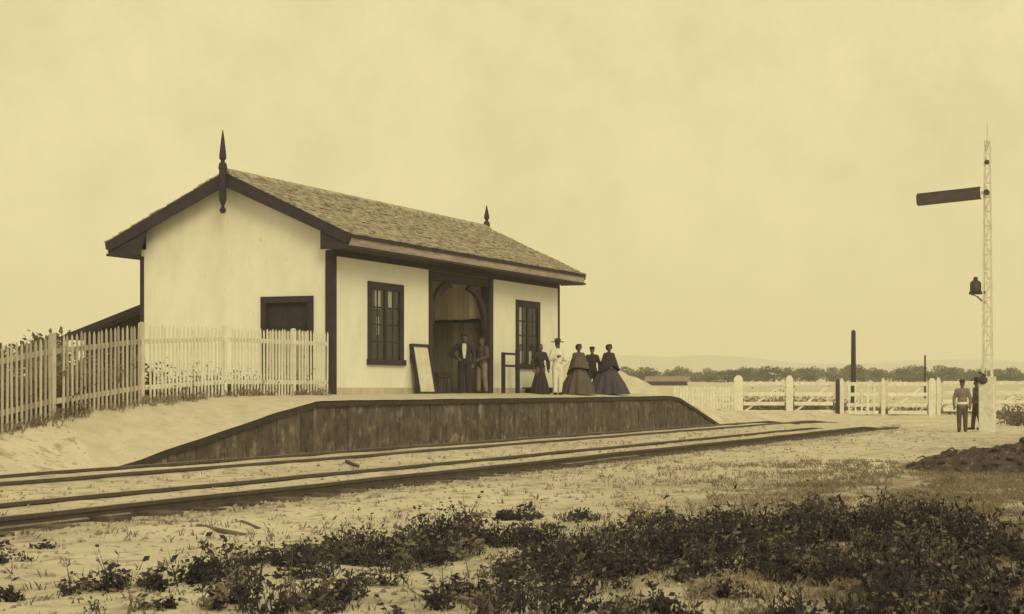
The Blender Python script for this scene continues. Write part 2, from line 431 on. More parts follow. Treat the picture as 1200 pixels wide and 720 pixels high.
# ------------------------------------------------------------ station building
X0, X1, Y0, Y1 = 36.63, 51.64, 21.9, 27.83
ZB, ZT = 1.15, 5.30
YR = (Y0+Y1)/2; ZR = 7.25; EV = 3.745; ZE = 5.52
SL = (ZR-ZE)/EV
def roof_z(y): return ZR - abs(y-YR)*SL
st = thing('station_building', 'whitewashed gabled railway station with dark trim and shingled roof', 'building', (X0, Y0, 1.38))
ORG = Vector((X0, Y0, 1.38))
def s_(o): o.location = Vector(o.location) - ORG; return o
WIN = [(38.47, 40.43, 2.20, 4.42), (48.05, 49.95, 2.20, 4.41)]
OPN = (42.05, 46.10, ZB, 4.90)
def wall_holes(name, a0, a1, z0, z1, holes, place, thick, m):
    xs = sorted({a0, a1, *[h[0] for h in holes], *[h[1] for h in holes]}); zs = sorted({z0, z1, *[h[2] for h in holes], *[h[3] for h in holes]})
    bm = bmesh.new(); cache = {}
    def V(a, z, k):
        if (a, z, k) not in cache: cache[(a, z, k)] = bm.verts.new(place(a, z, k*thick))
        return cache[(a, z, k)]
    def solid(i, j):
        if i < 0 or j < 0 or i >= len(xs)-1 or j >= len(zs)-1: return False
        cxm, czm = (xs[i]+xs[i+1])/2, (zs[j]+zs[j+1])/2
        return not any(h[0] < cxm < h[1] and h[2] < czm < h[3] for h in holes)
    for i in range(len(xs)-1):
        for j in range(len(zs)-1):
            if not solid(i, j): continue
            a, b, c, d = xs[i], xs[i+1], zs[j], zs[j+1]
            bm.faces.new((V(a,c,0), V(b,c,0), V(b,d,0), V(a,d,0))); bm.faces.new((V(a,c,1), V(a,d,1), V(b,d,1), V(b,c,1)))
            for (ii, jj, q) in ((i-1, j, ((a,c),(a,d))), (i+1, j, ((b,c),(b,d))), (i, j-1, ((a,c),(b,c))), (i, j+1, ((a,d),(b,d)))):
                if not solid(ii, jj): bm.faces.new((V(*q[0],0), V(*q[0],1), V(*q[1],1), V(*q[1],0)))
    return s_(obj(name, bm, m, st))
wall_holes('front_wall', X0, X1, ZB, ZT, WIN + [OPN], lambda a, z, d: (a, Y0+d, z), .16, 'white')
wall_holes('rear_wall', X0, X1, ZB, ZT, [], lambda a, z, d: (a, Y1-d, z), .16, 'white')
# gable walls with the roof's pitch, the nearer with a door
DOOR = (22.55, 23.93, 1.30, 3.92)
def gable(name, x, dx, hole):
    bm = bmesh.new()
    ya, yb = Y0+.162, Y1-.162
    if hole:
        y0, y1, z0, z1 = hole
        prism(bm, [(ya, ZB), (y0, ZB), (y0, z1), (ya, z1)], 'x', x, x+dx)
        prism(bm, [(y1, ZB), (yb, ZB), (yb, z1), (y1, z1)], 'x', x, x+dx)
        prism(bm, [(ya, z1), (y0, z1), (y1, z1), (yb, z1), (yb, roof_z(yb)-.1), (YR, ZR-.12), (ya, roof_z(ya)-.1)], 'x', x, x+dx)
    else:
        prism(bm, [(ya, ZB), (yb, ZB), (yb, roof_z(yb)-.1), (YR, ZR-.12), (ya, roof_z(ya)-.1)], 'x', x, x+dx)
    bmesh.ops.remove_doubles(bm, verts=bm.verts, dist=.0005)
    return s_(obj(name, bm, 'white', st))
gable('gable_wall', X0+.004, .16, DOOR); gable('gable_wall', X1-.164, .16, None)
# eaves infill above front wall (plate to roof) hidden behind the boxed eaves
for ya, yb in ((Y0+.02, Y0+.14), (Y1-.14, Y1-.02)):
    s_(boxobj('wall_plate', X0+.17, X1-.17, ya, yb, ZT+.003, roof_z(Y0)-.09, 'dark_wood', st))
# base stains: a weathered plinth
for xa, xb in ((X0+.14, OPN[0]-.01), (OPN[1]+.05, X1-.02)):
    s_(boxobj('plinth', xa, xb, Y0-.03, Y0-.003, 1.2, 1.56, 'stain', st))
s_(boxobj('plinth', X0-.03, X0+.001, Y0+.14, DOOR[0]-.15, 1.2, 1.6, 'stain', st))
s_(boxobj('plinth', X0-.03, X0+.001, DOOR[1]+.15, Y1-.1, 1.2, 1.6, 'stain', st))
# corner posts
for x, y, a, b in ((X0-.06, Y0-.05, .22, .22), (X0-.03, Y1-.10, .12, .12), (X1-.10, Y0-.03, .12, .12)):
    s_(boxobj('corner_post', x, x+a, y, y+b, 1.2, 5.12, 'dark_wood', st, bevel=.01))
# roof
roof = obj('roof', (lambda bm: (prism(bm, [(Y0-.78, ZE-.05), (YR, ZR-.05), (Y1+.78, ZE-.05), (Y1+.78, ZE-.10), (YR, ZR-.11), (Y0-.78, ZE-.10)], 'x', X0-.42, X1+.42), bm)[1])(bmesh.new()), 'dark_wood', st); s_(roof)
def rf(o): o.location = Vector(o.location) - ORG - roof.location; o.parent = roof; o.location = -ORG - roof.location; return o
def shingles(side):
    bm = bmesh.new(); slope = math.hypot(EV, ZR-ZE); expo = .215; rows = int(slope/expo)+1
    ud = Vector((0, -side*EV/slope, -(ZR-ZE)/slope)); nrm = Vector((0, -side*(ZR-ZE)/slope, EV/slope))
    top = Vector((0, YR, ZR-.045))
    for r in range(rows):
        x = X0-.47 - rnd.uniform(0, .2)
        while x < X1+.47:
            w = rnd.uniform(.16, .34); xa, xb = max(x, X0-.46), min(x+w-.012, X1+.46)
            x += w
            if xb-xa < .04: continue
            s0 = max(0, r*expo-.03); s1 = min((r+1)*expo + rnd.uniform(-.03, .045), slope+.06)
            th = rnd.uniform(.018, .042); lift = rnd.uniform(.004, .02)
            vv = []
            for s, hh in ((s0, .004), (s1, lift+.016)):
                for xx in (xa, xb):
                    for k in (0, th): vv.append(bm.verts.new(top + ud*s + nrm*(hh+k) + Vector((xx, 0, 0))))
            for f in ((0,1,3,2), (4,6,7,5), (0,4,5,1), (2,3,7,6), (1,5,7,3), (0,2,6,4)):
                bm.faces.new([vv[q] for q in f])
    return bm
for side in (1, -1):
    o = rf(obj('shingles', shingles(side), 'shingle', st)); o['kind'] = 'stuff'
rf(obj('ridge_board', (lambda bm: (prism(bm, [(YR-.16, ZR-.07), (YR, ZR+.055), (YR+.16, ZR-.07), (YR+.15, ZR-.01), (YR, ZR+.085), (YR-.15, ZR-.01)], 'x', X0-.46, X1+.46), bm)[1])(bmesh.new()), 'shingle', st))
for y, sg in ((Y0, -1), (Y1, 1)):
    ye = y+sg*.78
    a, b = sorted((ye, ye-sg*.045))
    rf(boxobj('fascia', X0-.40, X1+.40, a, b, 5.17, ZE-.065, 'trim', st))
    a, b = sorted((ye+sg*.05, ye-sg*.0))
    rf(boxobj('eave_shadow_strip', X0-.44, X1+.44, a+.002*sg, b+.002*sg, ZE-.13, ZE-.055, 'dark_wood', st))  # dark strip paints the shadow under the shingle butts
    rf(boxobj('fascia_low_strip', X0-.42, X1+.42, a+.003*sg, b+.003*sg-(.02 if sg > 0 else -.0), 5.12, 5.185, 'dark_wood', st))  # dark strip along the lower edge of the fascia
    a, b = sorted((ye-sg*.05, y+sg*.01))
    rf(boxobj('soffit', X0-.40, X1+.40, a, b, 5.125, 5.155, 'dark_wood', st))
    a, b = sorted((y+sg*.002, y+sg*.05))
    rf(boxobj('frieze_board', X0+.17, X1-.11, a, b, 4.98, 5.12, 'dark_wood', st))
for x in (X0-.46, X1+.415):
    for sg in (-1, 1):
        bm = bmesh.new()
        pts = [(YR+sg*.001, ZR-.03), (YR+sg*(EV+.02), ZE-.035), (YR+sg*(EV+.02), 5.30), (YR+sg*(EV-.12), 5.26), (YR+sg*.001, ZR-.41)]
        prism(bm, pts, 'x', x, x+.045); rf(obj('bargeboard', bm, 'dark_wood', st))
    for sg in (-1, 1):     # end boards closing the boxed eaves
        bm = bmesh.new(); yw = YR+sg*(Y1-YR)
        prism(bm, [(yw-.26, 5.11), (yw+.74, 5.11), (yw+.74, ZE-.1), (yw-.5, roof_z(yw-.5)-.12), (yw-.5, roof_z(yw-.5)-.36)] if sg > 0 else [(yw+.1, 5.11), (yw-.74, 5.11), (yw-.74, ZE-.1), (yw+.1, roof_z(yw+.1)-.12)], 'x', x+.05 if x < X1 else x-.03, x+.08 if x < X1 else x-.002)
        rf(obj('eave_end_board', bm, 'dark_wood', st))
# sloping boarded soffit under the verge
for x0, x1 in ((X0-.41, X0-.002),):
    for sg in (-1, 1):
        bm = bmesh.new()
        prism(bm, [(YR, ZR-.13), (YR+sg*2.95, ZR-.13-2.95*SL), (YR+sg*2.95, ZR-.16-2.95*SL), (YR, ZR-.16)], 'x', x0, x1)
        rf(obj('verge_soffit', bm, 'dark_wood', st))
def finial(x, spike, drop):
    bm = bmesh.new()
    lathe(bm, [(.05, ZR-drop), (.085, ZR-drop+.06), (.085, ZR-drop+.10), (.04, ZR-drop+.17), (.05, ZR-drop+.22), (.10, ZR-drop+.36), (.10, ZR+.02), (.12, ZR+.06),
               (.10, ZR+.18), (.055, ZR+.22), (.055, ZR+.27), (.095, ZR+.31), (.095, ZR+.38), (.05, ZR+spike*.75), (.012, ZR+spike)], 10)
    o = rf(obj('finial', bm, 'dark_wood', st, smooth=False)); o.location += Vector((x, YR, 0)); return o
finial(X0-.52, 1.05, 1.12); finial(X1+.44, .78, .3)
# open waiting bay: posts, lintel, arched braces
s_(boxobj('bay_post', 41.98, 42.2, Y0-.04, Y0+.2, 1.2, 4.97, 'dark_wood', st, bevel=.012))
s_(boxobj('bay_post', 45.90, 46.16, Y0-.10, Y0+.22, 1.2, 4.97, 'dark_wood', st, bevel=.012))
s_(boxobj('lintel', 42.205, 45.895, Y0-.05, Y0+.19, 4.70, 4.965, 'dark_wood', st, bevel=.012))
for xa, dirn in ((42.2, 1), (45.9, -1)):
    bm = bmesh.new(); pts = []
    for k in range(9):
        a = R(90)*k/8; pts.append((xa+dirn*(1.25-1.25*math.sin(a))+dirn*.0, 4.70-1.15+1.15*math.cos(a)*0+1.15*(1-math.cos(a))*0))
    outer = [(xa+dirn*1.15*(1-math.cos(R(90)*k/8)), 4.70-1.15*(1-math.sin(R(90)*k/8))) for k in range(9)]
    inner = [(xa+dirn*(1.35*(1-math.cos(R(90)*k/8))+.16*math.cos(R(90)*k/8)), 4.70-1.35*(1-math.sin(R(90)*k/8))-.16*math.sin(R(90)*k/8)*1) for k in range(9)]
    prism(bm, outer + inner[::-1], 'y', Y0+.0, Y0+.12); s_(obj('arched_brace', bm, 'dark_wood', st))
# the bay's inner walls
s_(boxobj('bay_floor', 41.9, 46.4, Y0+.0, Y1-.17, 1.2, 1.386, 'deck', st))
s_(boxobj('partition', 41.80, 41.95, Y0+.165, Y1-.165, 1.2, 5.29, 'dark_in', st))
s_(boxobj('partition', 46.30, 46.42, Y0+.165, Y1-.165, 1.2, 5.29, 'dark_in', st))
s_(boxobj('ceiling', 41.8, 46.42, Y0+.165, Y1-.165, 5.295, 5.34, 'inner_hi', st))
y = Y0+.225; i = 0
while y < Y1-.3:
    w = .19; zc = 3.72 + rnd.uniform(-.012, .03)
    s_(boxobj('wall_board', 46.24, 46.295, y, y+w-.012, 1.39, 3.62, 'inner_lo', st))
    s_(boxobj('wall_board', 46.225+rnd.uniform(0, .012), 46.295, y, y+w-.008, zc, 5.29, 'inner_hi', st))
    y += w
s_(boxobj('dado_rail', 46.21, 46.297, Y0+.225, Y1-.2, 3.625, 3.70, 'dark_wood', st))
x = 41.96
while x < 46.15:
    s_(boxobj('wall_board', x, x+.2, Y1-.23, Y1-.168, 1.39, 3.7, 'inner_lo', st)); s_(boxobj('wall_board', x, x+.2, Y1-.225, Y1-.168, 3.71, 5.28, 'inner_hi', st)); x += .212
s_(boxobj('seat_plank', 42.0, 46.2, Y1-.75, Y1-.26, 1.78, 1.83, 'dark_wood', st))
# windows
def window(x0, x1, z0, z1, curtains):
    w = thing_part = bpy.data.objects.new('window', None); C.objects.link(w); w.parent = st; w.location = Vector((x0, Y0, z0)) - ORG
    O = Vector((x0, Y0, z0))
    def q(o): o.location = -O; return o
    fw = .19
    for a in ((x0-.02, x0+fw, z0+.14, z1+.02), (x1-fw, x1+.02, z0+.14, z1+.02)):
        q(boxobj('frame', a[0], a[1], Y0-.035, Y0+.03, a[2], a[3], 'dark_wood', w, bevel=.006))
    q(boxobj('frame', x0+fw+.002, x1-fw-.002, Y0-.033, Y0+.03, z1-.19, z1+.018, 'dark_wood', w, bevel=.006))
    q(boxobj('sill', x0-.06, x1+.06, Y0-.09, Y0+.03, z0-.02, z0+.138, 'dark_wood', w, bevel=.008))
    xm = (x0+x1)/2
    q(boxobj('mullion', xm-.06, xm+.06, Y0-.012, Y0+.03, z0+.14, z1-.192, 'dark_wood', w))
    zs = [z0+.14+(z1-.192-z0-.14)*k/4 for k in range(5)]
    for (xa, xb) in ((x0+fw+.002, xm-.062), (xm+.062, x1-fw-.002)):
        xc = (xa+xb)/2
        q(boxobj('glazing_bar', xc-.016, xc+.016, Y0+.002, Y0+.028, zs[0], zs[4], 'dark_wood', w))
        for k in range(1, 4):
            q(boxobj('glazing_bar', xa, xc-.023, Y0+.004, Y0+.027, zs[k]-.02, zs[k]+.02, 'dark_wood', w))
            q(boxobj('glazing_bar', xc+.023, xb, Y0+.004, Y0+.027, zs[k]-.02, zs[k]+.02, 'dark_wood', w))
        for k in range(4):
            for (pa, pb) in ((xa, xc-.024), (xc+.024, xb)):
                q(boxobj('pane', pa, pb, Y0+.012, Y0+.016, zs[k]+.021 if k else zs[k], zs[k+1]-.021 if k < 3 else zs[k+1], 'glass', w))
    for (ca, cb, za, zb) in curtains:
        bm = bmesh.new(); n = 14; pr = None
        for k in range(n+1):
            xx = ca+(cb-ca)*k/n; yy = Y0+.036+.006*math.sin(k*1.9)
            r = [bm.verts.new((xx, yy+.003*rnd.random(), za)), bm.verts.new((xx, yy, zb))]
            if pr: bm.faces.new((pr[0], r[0], r[1], pr[1]))
            pr = r
        q(obj('curtain', bm, 'curtain', w, smooth=True))
window(*WIN[0], [(38.92, 39.24, 3.72, 4.22), (39.66, 39.86, 3.78, 4.22), (39.0, 39.16, 3.0, 3.5)])
window(*WIN[1], [(48.3, 48.72, 2.36, 2.85), (49.12, 49.42, 2.36, 2.82), (48.4, 48.6, 3.0, 4.2)])
# dark panels behind the windows, the rooms' gloom put into their colour
s_(boxobj('dark_backing', X0+.2, 41.78, Y0+1.4, Y0+1.45, 1.2, 5.28, 'dark_in', st)); s_(boxobj('dark_backing', 46.45, X1-.2, Y0+1.4, Y0+1.45, 1.2, 5.28, 'dark_in', st))
# gable half-door; black slab and panels paint the dark of the opening above
dr = boxobj('door', X0+.10, X0+.14, DOOR[0]+.02, DOOR[1]-.02, 1.3, 3.80, 'cl_black', st); s_(dr)
def dq(o): o.parent = dr; o.location = -ORG - dr.location; return o
for a in ((DOOR[0]-.1, DOOR[0]+.06), (DOOR[1]-.06, DOOR[1]+.1)): dq(boxobj('frame', X0-.04, X0+.12, a[0], a[1], 1.3, 3.78, 'dark_wood', st))
dq(boxobj('frame', X0-.042, X0+.12, DOOR[0]-.1, DOOR[1]+.1, 3.782, 3.95, 'dark_wood', st))
ym = (DOOR[0]+DOOR[1])/2
for (a, b) in ((DOOR[0]+.14, ym-.05), (ym+.05, DOOR[1]-.14)):
    dq(boxobj('panel', X0+.09, X0+.098, a, b, 3.15, 3.68, 'cl_black', st))
yb_ = DOOR[0]+.065
while yb_ < DOOR[1]-.1:
    dq(boxobj('board', X0-.02, X0+.03, yb_, yb_+.115, 1.32, 3.04+rnd.uniform(-.01, .01), 'old_board', st)); yb_ += .125
bm = bmesh.new(); ellipsoid(bm, (X0-.04, DOOR[0]+.16, 2.38), (.04, .035, .035), 8, 6); dq(obj('handle', bm, 'iron', st, smooth=True))

# lean-to behind the building
lt = thing('lean_to_shed', 'low dark lean-to shed against the back of the station', 'shed', (38.5, 28.0, 1.3))
def lq(o): o.location = Vector(o.location) - Vector((38.5, 28.0, 1.3)); return o
bm = bmesh.new(); prism(bm, [(27.98, 4.16), (31.6, 3.03), (31.6, 2.94), (27.98, 4.07)], 'x', 38.1, 44.0); lq(obj('roof', bm, 'shingle_dk', lt))
bm = bmesh.new(); prism(bm, [(27.99, 1.0), (31.2, 1.0), (31.2, 3.05), (27.99, 4.05)], 'x', 38.5, 38.6); lq(obj('side_wall', bm, 'dark_wood', lt))
lq(boxobj('back_wall', 38.61, 43.7, 31.1, 31.2, 1.0, 3.04, 'dark_wood', lt))
bm = bmesh.new(); prism(bm, [(27.985, 4.20), (31.66, 3.05), (31.66, 2.88), (27.985, 4.02)], 'x', 38.03, 38.09); lq(obj('bargeboard', bm, 'dark_wood', lt))

# leaning framed board left of the open bay
sb = thing('notice_board', 'dark framed pale board leaning on the wall left of the open bay', 'board', (40.8, Y0-.3, 1.385))
sb.rotation_euler = (R(-10), 0, 0)
boxobj('panel', .07, .98, -.012, .012, .06, 1.36, 'sign', sb)
for n_, a in (('frame', (0, .068, -.05, .05, 0, 1.44)), ('frame', (.982, 1.05, -.05, .05, 0, 1.44)), ('frame', (.069, .981, -.049, .049, 1.362, 1.438)), ('frame', (.069, .981, -.049, .049, .0, .058))):
    boxobj(n_, *a, 'dark_wood', sb)
for x in (.06, .96):
    bm = bmesh.new(); tube(bm, [(x, .05, 1.25), (x, .42, .10)], [.02, .02], 6); obj('prop', bm, 'dark_wood', sb)

# barrier beside the bay
br = thing('barrier', 'dark wooden two-rail barrier between the open bay and the right window', 'barrier', (47.2, Y0-.45, 1.37))
boxobj('post', -.06, .06, -.06, .06, 0, 1.40, 'dark_wood', br, bevel=.01)
for z in (1.26, .88):
    boxobj('rail', -1.02, -.061, -.03, .03, z-.035, z+.035, 'dark_wood', br)
boxobj('post', -1.12, -1.021, -.05, .05, 0, 1.3, 'dark_wood', br)
# low bench under the right window
bn = thing('bench', 'low dark plank bench below the right window', 'bench', (48.2, Y0-.32, 1.37))
boxobj('seat', 0, 2.0, -.16, .16, .16, .205, 'dark_wood', bn)
for x in (.15, 1.78): boxobj('leg', x, x+.07, -.13, .13, 0, .158, 'dark_wood', bn)
# dark trunk inside the bay
tk = thing('trunk', 'dark travelling trunk on the floor of the open bay', 'trunk', (43.05, Y0+.5, 1.39))
boxobj('body', 0, .95, -.25, .25, 0, .48, 'cl_black', tk, bevel=.02)
bm = bmesh.new(); prism(bm, [(-.26, .485), (.26, .485), (.24, .58), (.14, .63), (-.14, .63), (-.24, .58)], 'x', -.01, .96); obj('lid', bm, 'cl_black', tk)
for x in (.2, .68): boxobj('strap', x, x+.06, -.262, .262, .002, .47, 'cl_brown', tk)

# ------------------------------------------------------------ picket fence along the slope
fz = thing('picket_fence', 'weathered white picket fence climbing the slope to the station corner', 'fence', (30, 21.3, 1.37))
FO = Vector((30, 21.3, 1.37))
def fence_base(t): return lerp_tab(BACK, t)
FH = [(14, 1.66), (25, 1.64), (28, 1.7), (31, 1.6), (36.5, 1.66)]
pmes = []
for v in range(8):
    bm = bmesh.new(); w = .023; h = 1.0
    prism(bm, [(-w, -.03), (w, -.03), (w, h-.045), (0, h+.0), (-w, h-.045)], 'y', -.011, .011)
    for q in bm.verts: q.co.x += rnd.uniform(-.004, .004)+(.01*(v % 4-1.5) if q.co.z > .5 else 0)
    bmesh.ops.recalc_face_normals(bm, faces=bm.faces); me = bpy.data.meshes.new('picket'); bm.to_mesh(me); bm.free(); me.materials.append(M['picket' if v < 4 else 'white_paint']); pmes.append(me)
t = 15.0; i = 0
posts = [17.2, 19.3, 21.3, 23.3, 25.4, 28.1, 31.05, 33.9]
while t < 35.36:
    if all(abs(t-p) > .10 for p in posts):
        o = link_mesh('picket', pmes[i % 4 + (4 if t > 28.15 else 0)], None, fz, loc=Vector((t, 21.3-.03, fence_base(t)))-FO, rot=(0, 0, rnd.uniform(-.1, .1)))
        o.scale = (1, 1, lerp_tab(FH, t)-.06+rnd.uniform(-.03, .03))
    t += .128; i += 1
for p in posts:
    bm = bmesh.new(); h = lerp_tab(FH, p)+.06
    box(bm, -.05, .05, -.045, .045, -.2, h-.10); lathe(bm, [(.062, h-.099), (.062, h-.08), (.02, h-.07)], 4)
    obj('post', bm, 'picket' if p < 28.2 else 'white_paint', fz, loc=Vector((p, 21.34, fence_base(p)))-FO)
ends = [15.0]+posts+[35.45]
for a, b in zip(ends, ends[1:]):
    for hz in (.32, 1.28):
        bm = bmesh.new(); za, zb = fence_base(a)+hz, fence_base(b)+hz
        v = [bm.verts.new(c) for c in ((a+.07, 21.29, za-.05), (b-.07, 21.29, zb-.05), (b-.07, 21.33, zb-.05), (a+.07, 21.33, za-.05), (a+.07, 21.29, za+.05), (b-.07, 21.29, zb+.05), (b-.07, 21.33, zb+.05), (a+.07, 21.33, za+.05))]
        for f in ((0,1,2,3), (4,7,6,5), (0,4,5,1), (1,5,6,2), (2,6,7,3), (3,7,4,0)): bm.faces.new([v[q] for q in f])
        obj('rail', bm, 'picket' if b < 28.2 else 'white_paint', fz, loc=-FO)

# ------------------------------------------------------------ white railed fence beyond the crossing
def at(D, X):      # a spot D metres ahead of the photographer and X metres to the right
    v = FWD*D + RGT*X; return Vector((v.x, v.y, ground_h(v.x, v.y)))
rfz = math.atan2(RGT.y, RGT.x)
def rail_fence(label, D, xs, kinds, hpost, rails, extra=None, brace=True):
    o0 = at(D, xs[0]); th = thing('rail_fence', label, 'fence', (o0.x, o0.y, 0), rfz)
    for x, k in zip(xs, kinds):
        w = {'thick': .24, 'post': .19, 'slim': .11, 'dark': .11}[k]; bm = bmesh.new(); h = hpost*(1 if k != 'dark' else .9)
        box(bm, -w, w, -w*.8, w*.8, -.2, h-.08); prism(bm, [(-w, h-.078), (w, h-.078), (w*.4, h+.1), (-w*.4, h+.1)], 'y', -w*.6, w*.6)
        obj('post', bm, 'dark_wood' if k == 'dark' else 'white_paint', th, loc=(x-xs[0], 0, 0))
    for a, b in zip(xs, xs[1:]):
        for z in rails:
            boxobj('rail', a-xs[0]+.27, b-xs[0]-.27, -.05, .05, z-.10, z+.10, 'white_paint', th)
        if brace:
            dx, dz = b-a-.6, rails[0]-rails[-1]; ln = math.hypot(dx, dz); bm = bmesh.new(); box(bm, 0, ln, -.03, .03, -.055, .055)
            obj('brace', bm, 'white_paint', th, loc=(a-xs[0]+.3, .085, rails[-1]), rot=(0, -math.atan2(dz, dx), 0))
    if extra:
        for x in extra: boxobj('picket', x-xs[0]-.05, x-xs[0]+.05, -.09, -.052, .1, 1.75, 'white_paint', th)
    return th
rail_fence('white four-rail fence with thick end post beside the platform ramp', 89, [5.4, 8.2, 10.85], ['thick', 'post', 'dark'], 2.15, [1.80, 1.22, .70, .24])
rail_fence('pale gate-like fence stretch with upright bars right of the dark post', 90, [11.2, 13.5, 16.2], ['slim', 'slim', 'post'], 2.0, [1.78, 1.2, .62, .2], [11.6, 11.95, 12.3, 12.65, 13.0])
rail_fence('white three-rail fence running behind the signal post', 91, [16.75, 19.6, 22.4, 25.2], ['slim', 'slim', 'slim', 'slim'], 2.05, [1.85, 1.3, .8, .35])
# low pale pickets between ramp and rail fence
pf = thing('picket_fence', 'low pale picket fence beyond the right end of the platform', 'fence', at(86, 1.8), rfz)
for k in range(22): boxobj('picket', k*.16, k*.16+.12, -.01, .01, 0, 1.3+.04*math.sin(k*2.1), 'white_paint', pf)
for z in (.4, 1.05): boxobj('rail', -.05, 3.5, .012, .05, z-.05, z+.05, 'white_paint', pf)

# ------------------------------------------------------------ signal
sg = thing('semaphore_signal', 'tall white semaphore signal mast with one dark arm', 'signal', (57.3, 8.08, 0))
boxobj('base_post', -.27, .27, -.27, .27, -.2, 1.95, 'white_paint', sg, bevel=.03)
mast = bpy.data.objects.new('mast', None); C.objects.link(mast); mast.parent = sg
def mw(z): return .155 - .065*(z-1.95)/8.05
for a_, b_ in ((-1, -1), (1, -1), (1, 1), (-1, 1)):
    bm = bmesh.new(); tube(bm, [(a_*mw(1.951), b_*mw(1.951), 1.951), (a_*mw(10), b_*mw(10), 10.0)], [.036, .028], 4); obj('mast_leg', bm, 'white_paint', mast)
z = 2.2; k = 0
while z < 9.8:
    w = mw(z); w2 = mw(z+.5); bm = bmesh.new()
    for (p0, p1) in (((-1, -1), (-1, 1)), ((-1, -1), (1, -1)), ((1, -1), (1, 1)), ((-1, 1), (1, 1))):
        if k % 2: p0, p1 = p1, p0
        tube(bm, [(p0[0]*w, p0[1]*w, z), (p1[0]*w2, p1[1]*w2, z+.5)], [.018, .018], 4)
    obj('mast_lattice', bm, 'white_paint', mast)
    boxobj('mast_batten', -w-.01, -w+.02, -w, w, z-.03, z+.03, 'white_paint', mast); z += .5; k += 1
bm = bmesh.new(); lathe(bm, [(.11, 10.0), (.11, 10.05), (.05, 10.1), (.05, 10.2), (.03, 10.25), (.02, 10.7), (.004, 10.95)], 8); obj('finial', bm, 'white_paint', sg)
bm = bmesh.new(); ellipsoid(bm, (0, 0, 0), (.09, .09, .09), 8, 6); obj('finial_ball', bm, 'iron', sg, loc=(-.12, 0, 9.42), smooth=True)
arm = bpy.data.objects.new('arm', None); C.objects.link(arm); arm.parent = sg; arm.location = (-.2, 0, 8.36); arm.rotation_euler = (R(-4), 0, 0)
boxobj('blade', -.03, .03, .22, 2.4, -.18, .18, 'arm', arm)
for z in (-.215, .165): boxobj('blade_edge', -.042, .042, .2, 2.42, z, z+.055, 'iron', arm)
boxobj('blade_edge', -.042, .042, 2.405, 2.45, -.16, .16, 'iron', arm)
bm = bmesh.new(); tube(bm, [(-.09, 0, 0), (.14, 0, 0)], [.1, .1], 10); obj('pivot', bm, 'iron', arm)
boxobj('spectacle', -.02, .02, .0, .21, -.06, .06, 'white_paint', arm)
# lamp and its bracket
lp = bpy.data.objects.new('lamp', None); C.objects.link(lp); lp.parent = sg; lp.location = (-.05, .40, 4.95); lp.scale = (1.1, 1.1, .8)
bm = bmesh.new(); lathe(bm, [(.17, -.02), (.18, .0), (.18, .34), (.13, .42), (.07, .47), (.07, .56), (.09, .57), (.02, .62)], 10); obj('lantern', bm, 'iron', lp)
boxobj('bracket', -.05, .05, -.3, .2, -.16, -.03, 'iron', lp)
bm = bmesh.new(); tube(bm, [(0, .12, -.15), (0, -.05, -.25), (0, -.28, -.55)], [.035, .03, .03], 6); obj('bracket_stay', bm, 'iron', lp)
bm = bmesh.new(); tube(bm, [(-.19, 0, 1.9), (-.19, -.02, 4.4), (-.19, -.03, 8.3)], [.014]*3, 5); obj('pull_rod', bm, 'white_paint', sg)
bm = bmesh.new(); tube(bm, [(-.28, .02, 1.95), (-.28, .1, 2.02), (-.28, .26, 2.1)], [.05, .05, .04], 6); ellipsoid(bm, (-.28, .12, 1.83), (.13, .17, .15), 10, 8); obj('counterweight', bm, 'iron', sg)

# telegraph pole and distant posts
def pole(label, D, X, h, r, name='telegraph_pole', cross=False):
    c = at(D, X); th = thing(name, label, 'pole', c)
    bm = bmesh.new(); tube(bm, [(0, 0, -.3), (0, 0, h*.5), (.01, 0, h)], [r, r*.92, r*.8], 8); obj('shaft', bm, 'dark_wood', th)
    bm = bmesh.new(); lathe(bm, [(r*.8, h), (r*.5, h+.06), (.01, h+.1)], 8); obj('cap', bm, 'iron', th)
pole('thick dark pole standing behind the white fence', 98, 12.9, 4.75, .17)
pole('thin leaning dark pole behind the white fence near the signal', 130, 22.85, 3.4, .09, 'field_pole')

# sand heap behind the ladies
def heap(name, label, cat, c, rx, ry, h, m, rot=0, seed=0, rough=.12, power=1.0, n=56):
    bm = bmesh.new(); g = {}
    for i in range(n+1):
        for j in range(n+1):
            u, v = 2*i/n-1, 2*j/n-1; r = math.hypot(u, v)
            hh = h*(max(0, 1-r)**power)*(1+.3*fbm(u*2+seed, v*2)) + rough*h*fbm(u*5+seed, v*5, 3)*(1-smooth(r, .7, 1)) - .06*smooth(r, .85, 1.1)
            g[i, j] = bm.verts.new((u*rx, v*ry, hh))
    for i in range(n):
        for j in range(n): bm.faces.new((g[i,j], g[i+1,j], g[i+1,j+1], g[i,j+1]))
    o = obj(name, bm, m, None, True, loc=c, rot=(0, 0, rot)); return tag(o, label, cat)
c = at(74, -2.1)
heap('sand_heap', 'pale sloping heap of sand behind the ladies on the platform', 'sand heap', (c.x, c.y, c.z-.05), 4.0, 4.6, 2.5, 'sandpile', rfz, 4, .03, .9)
c = at(30.6, 7.3)
eh = heap('earth_heap', 'dark rough heap of earth and rubbish in the field at right', 'heap', (c.x, c.y, c.z-.03), 2.35, 1.0, .50, 'earth', rfz, 11, .40, .5, 70)
bm = bmesh.new()
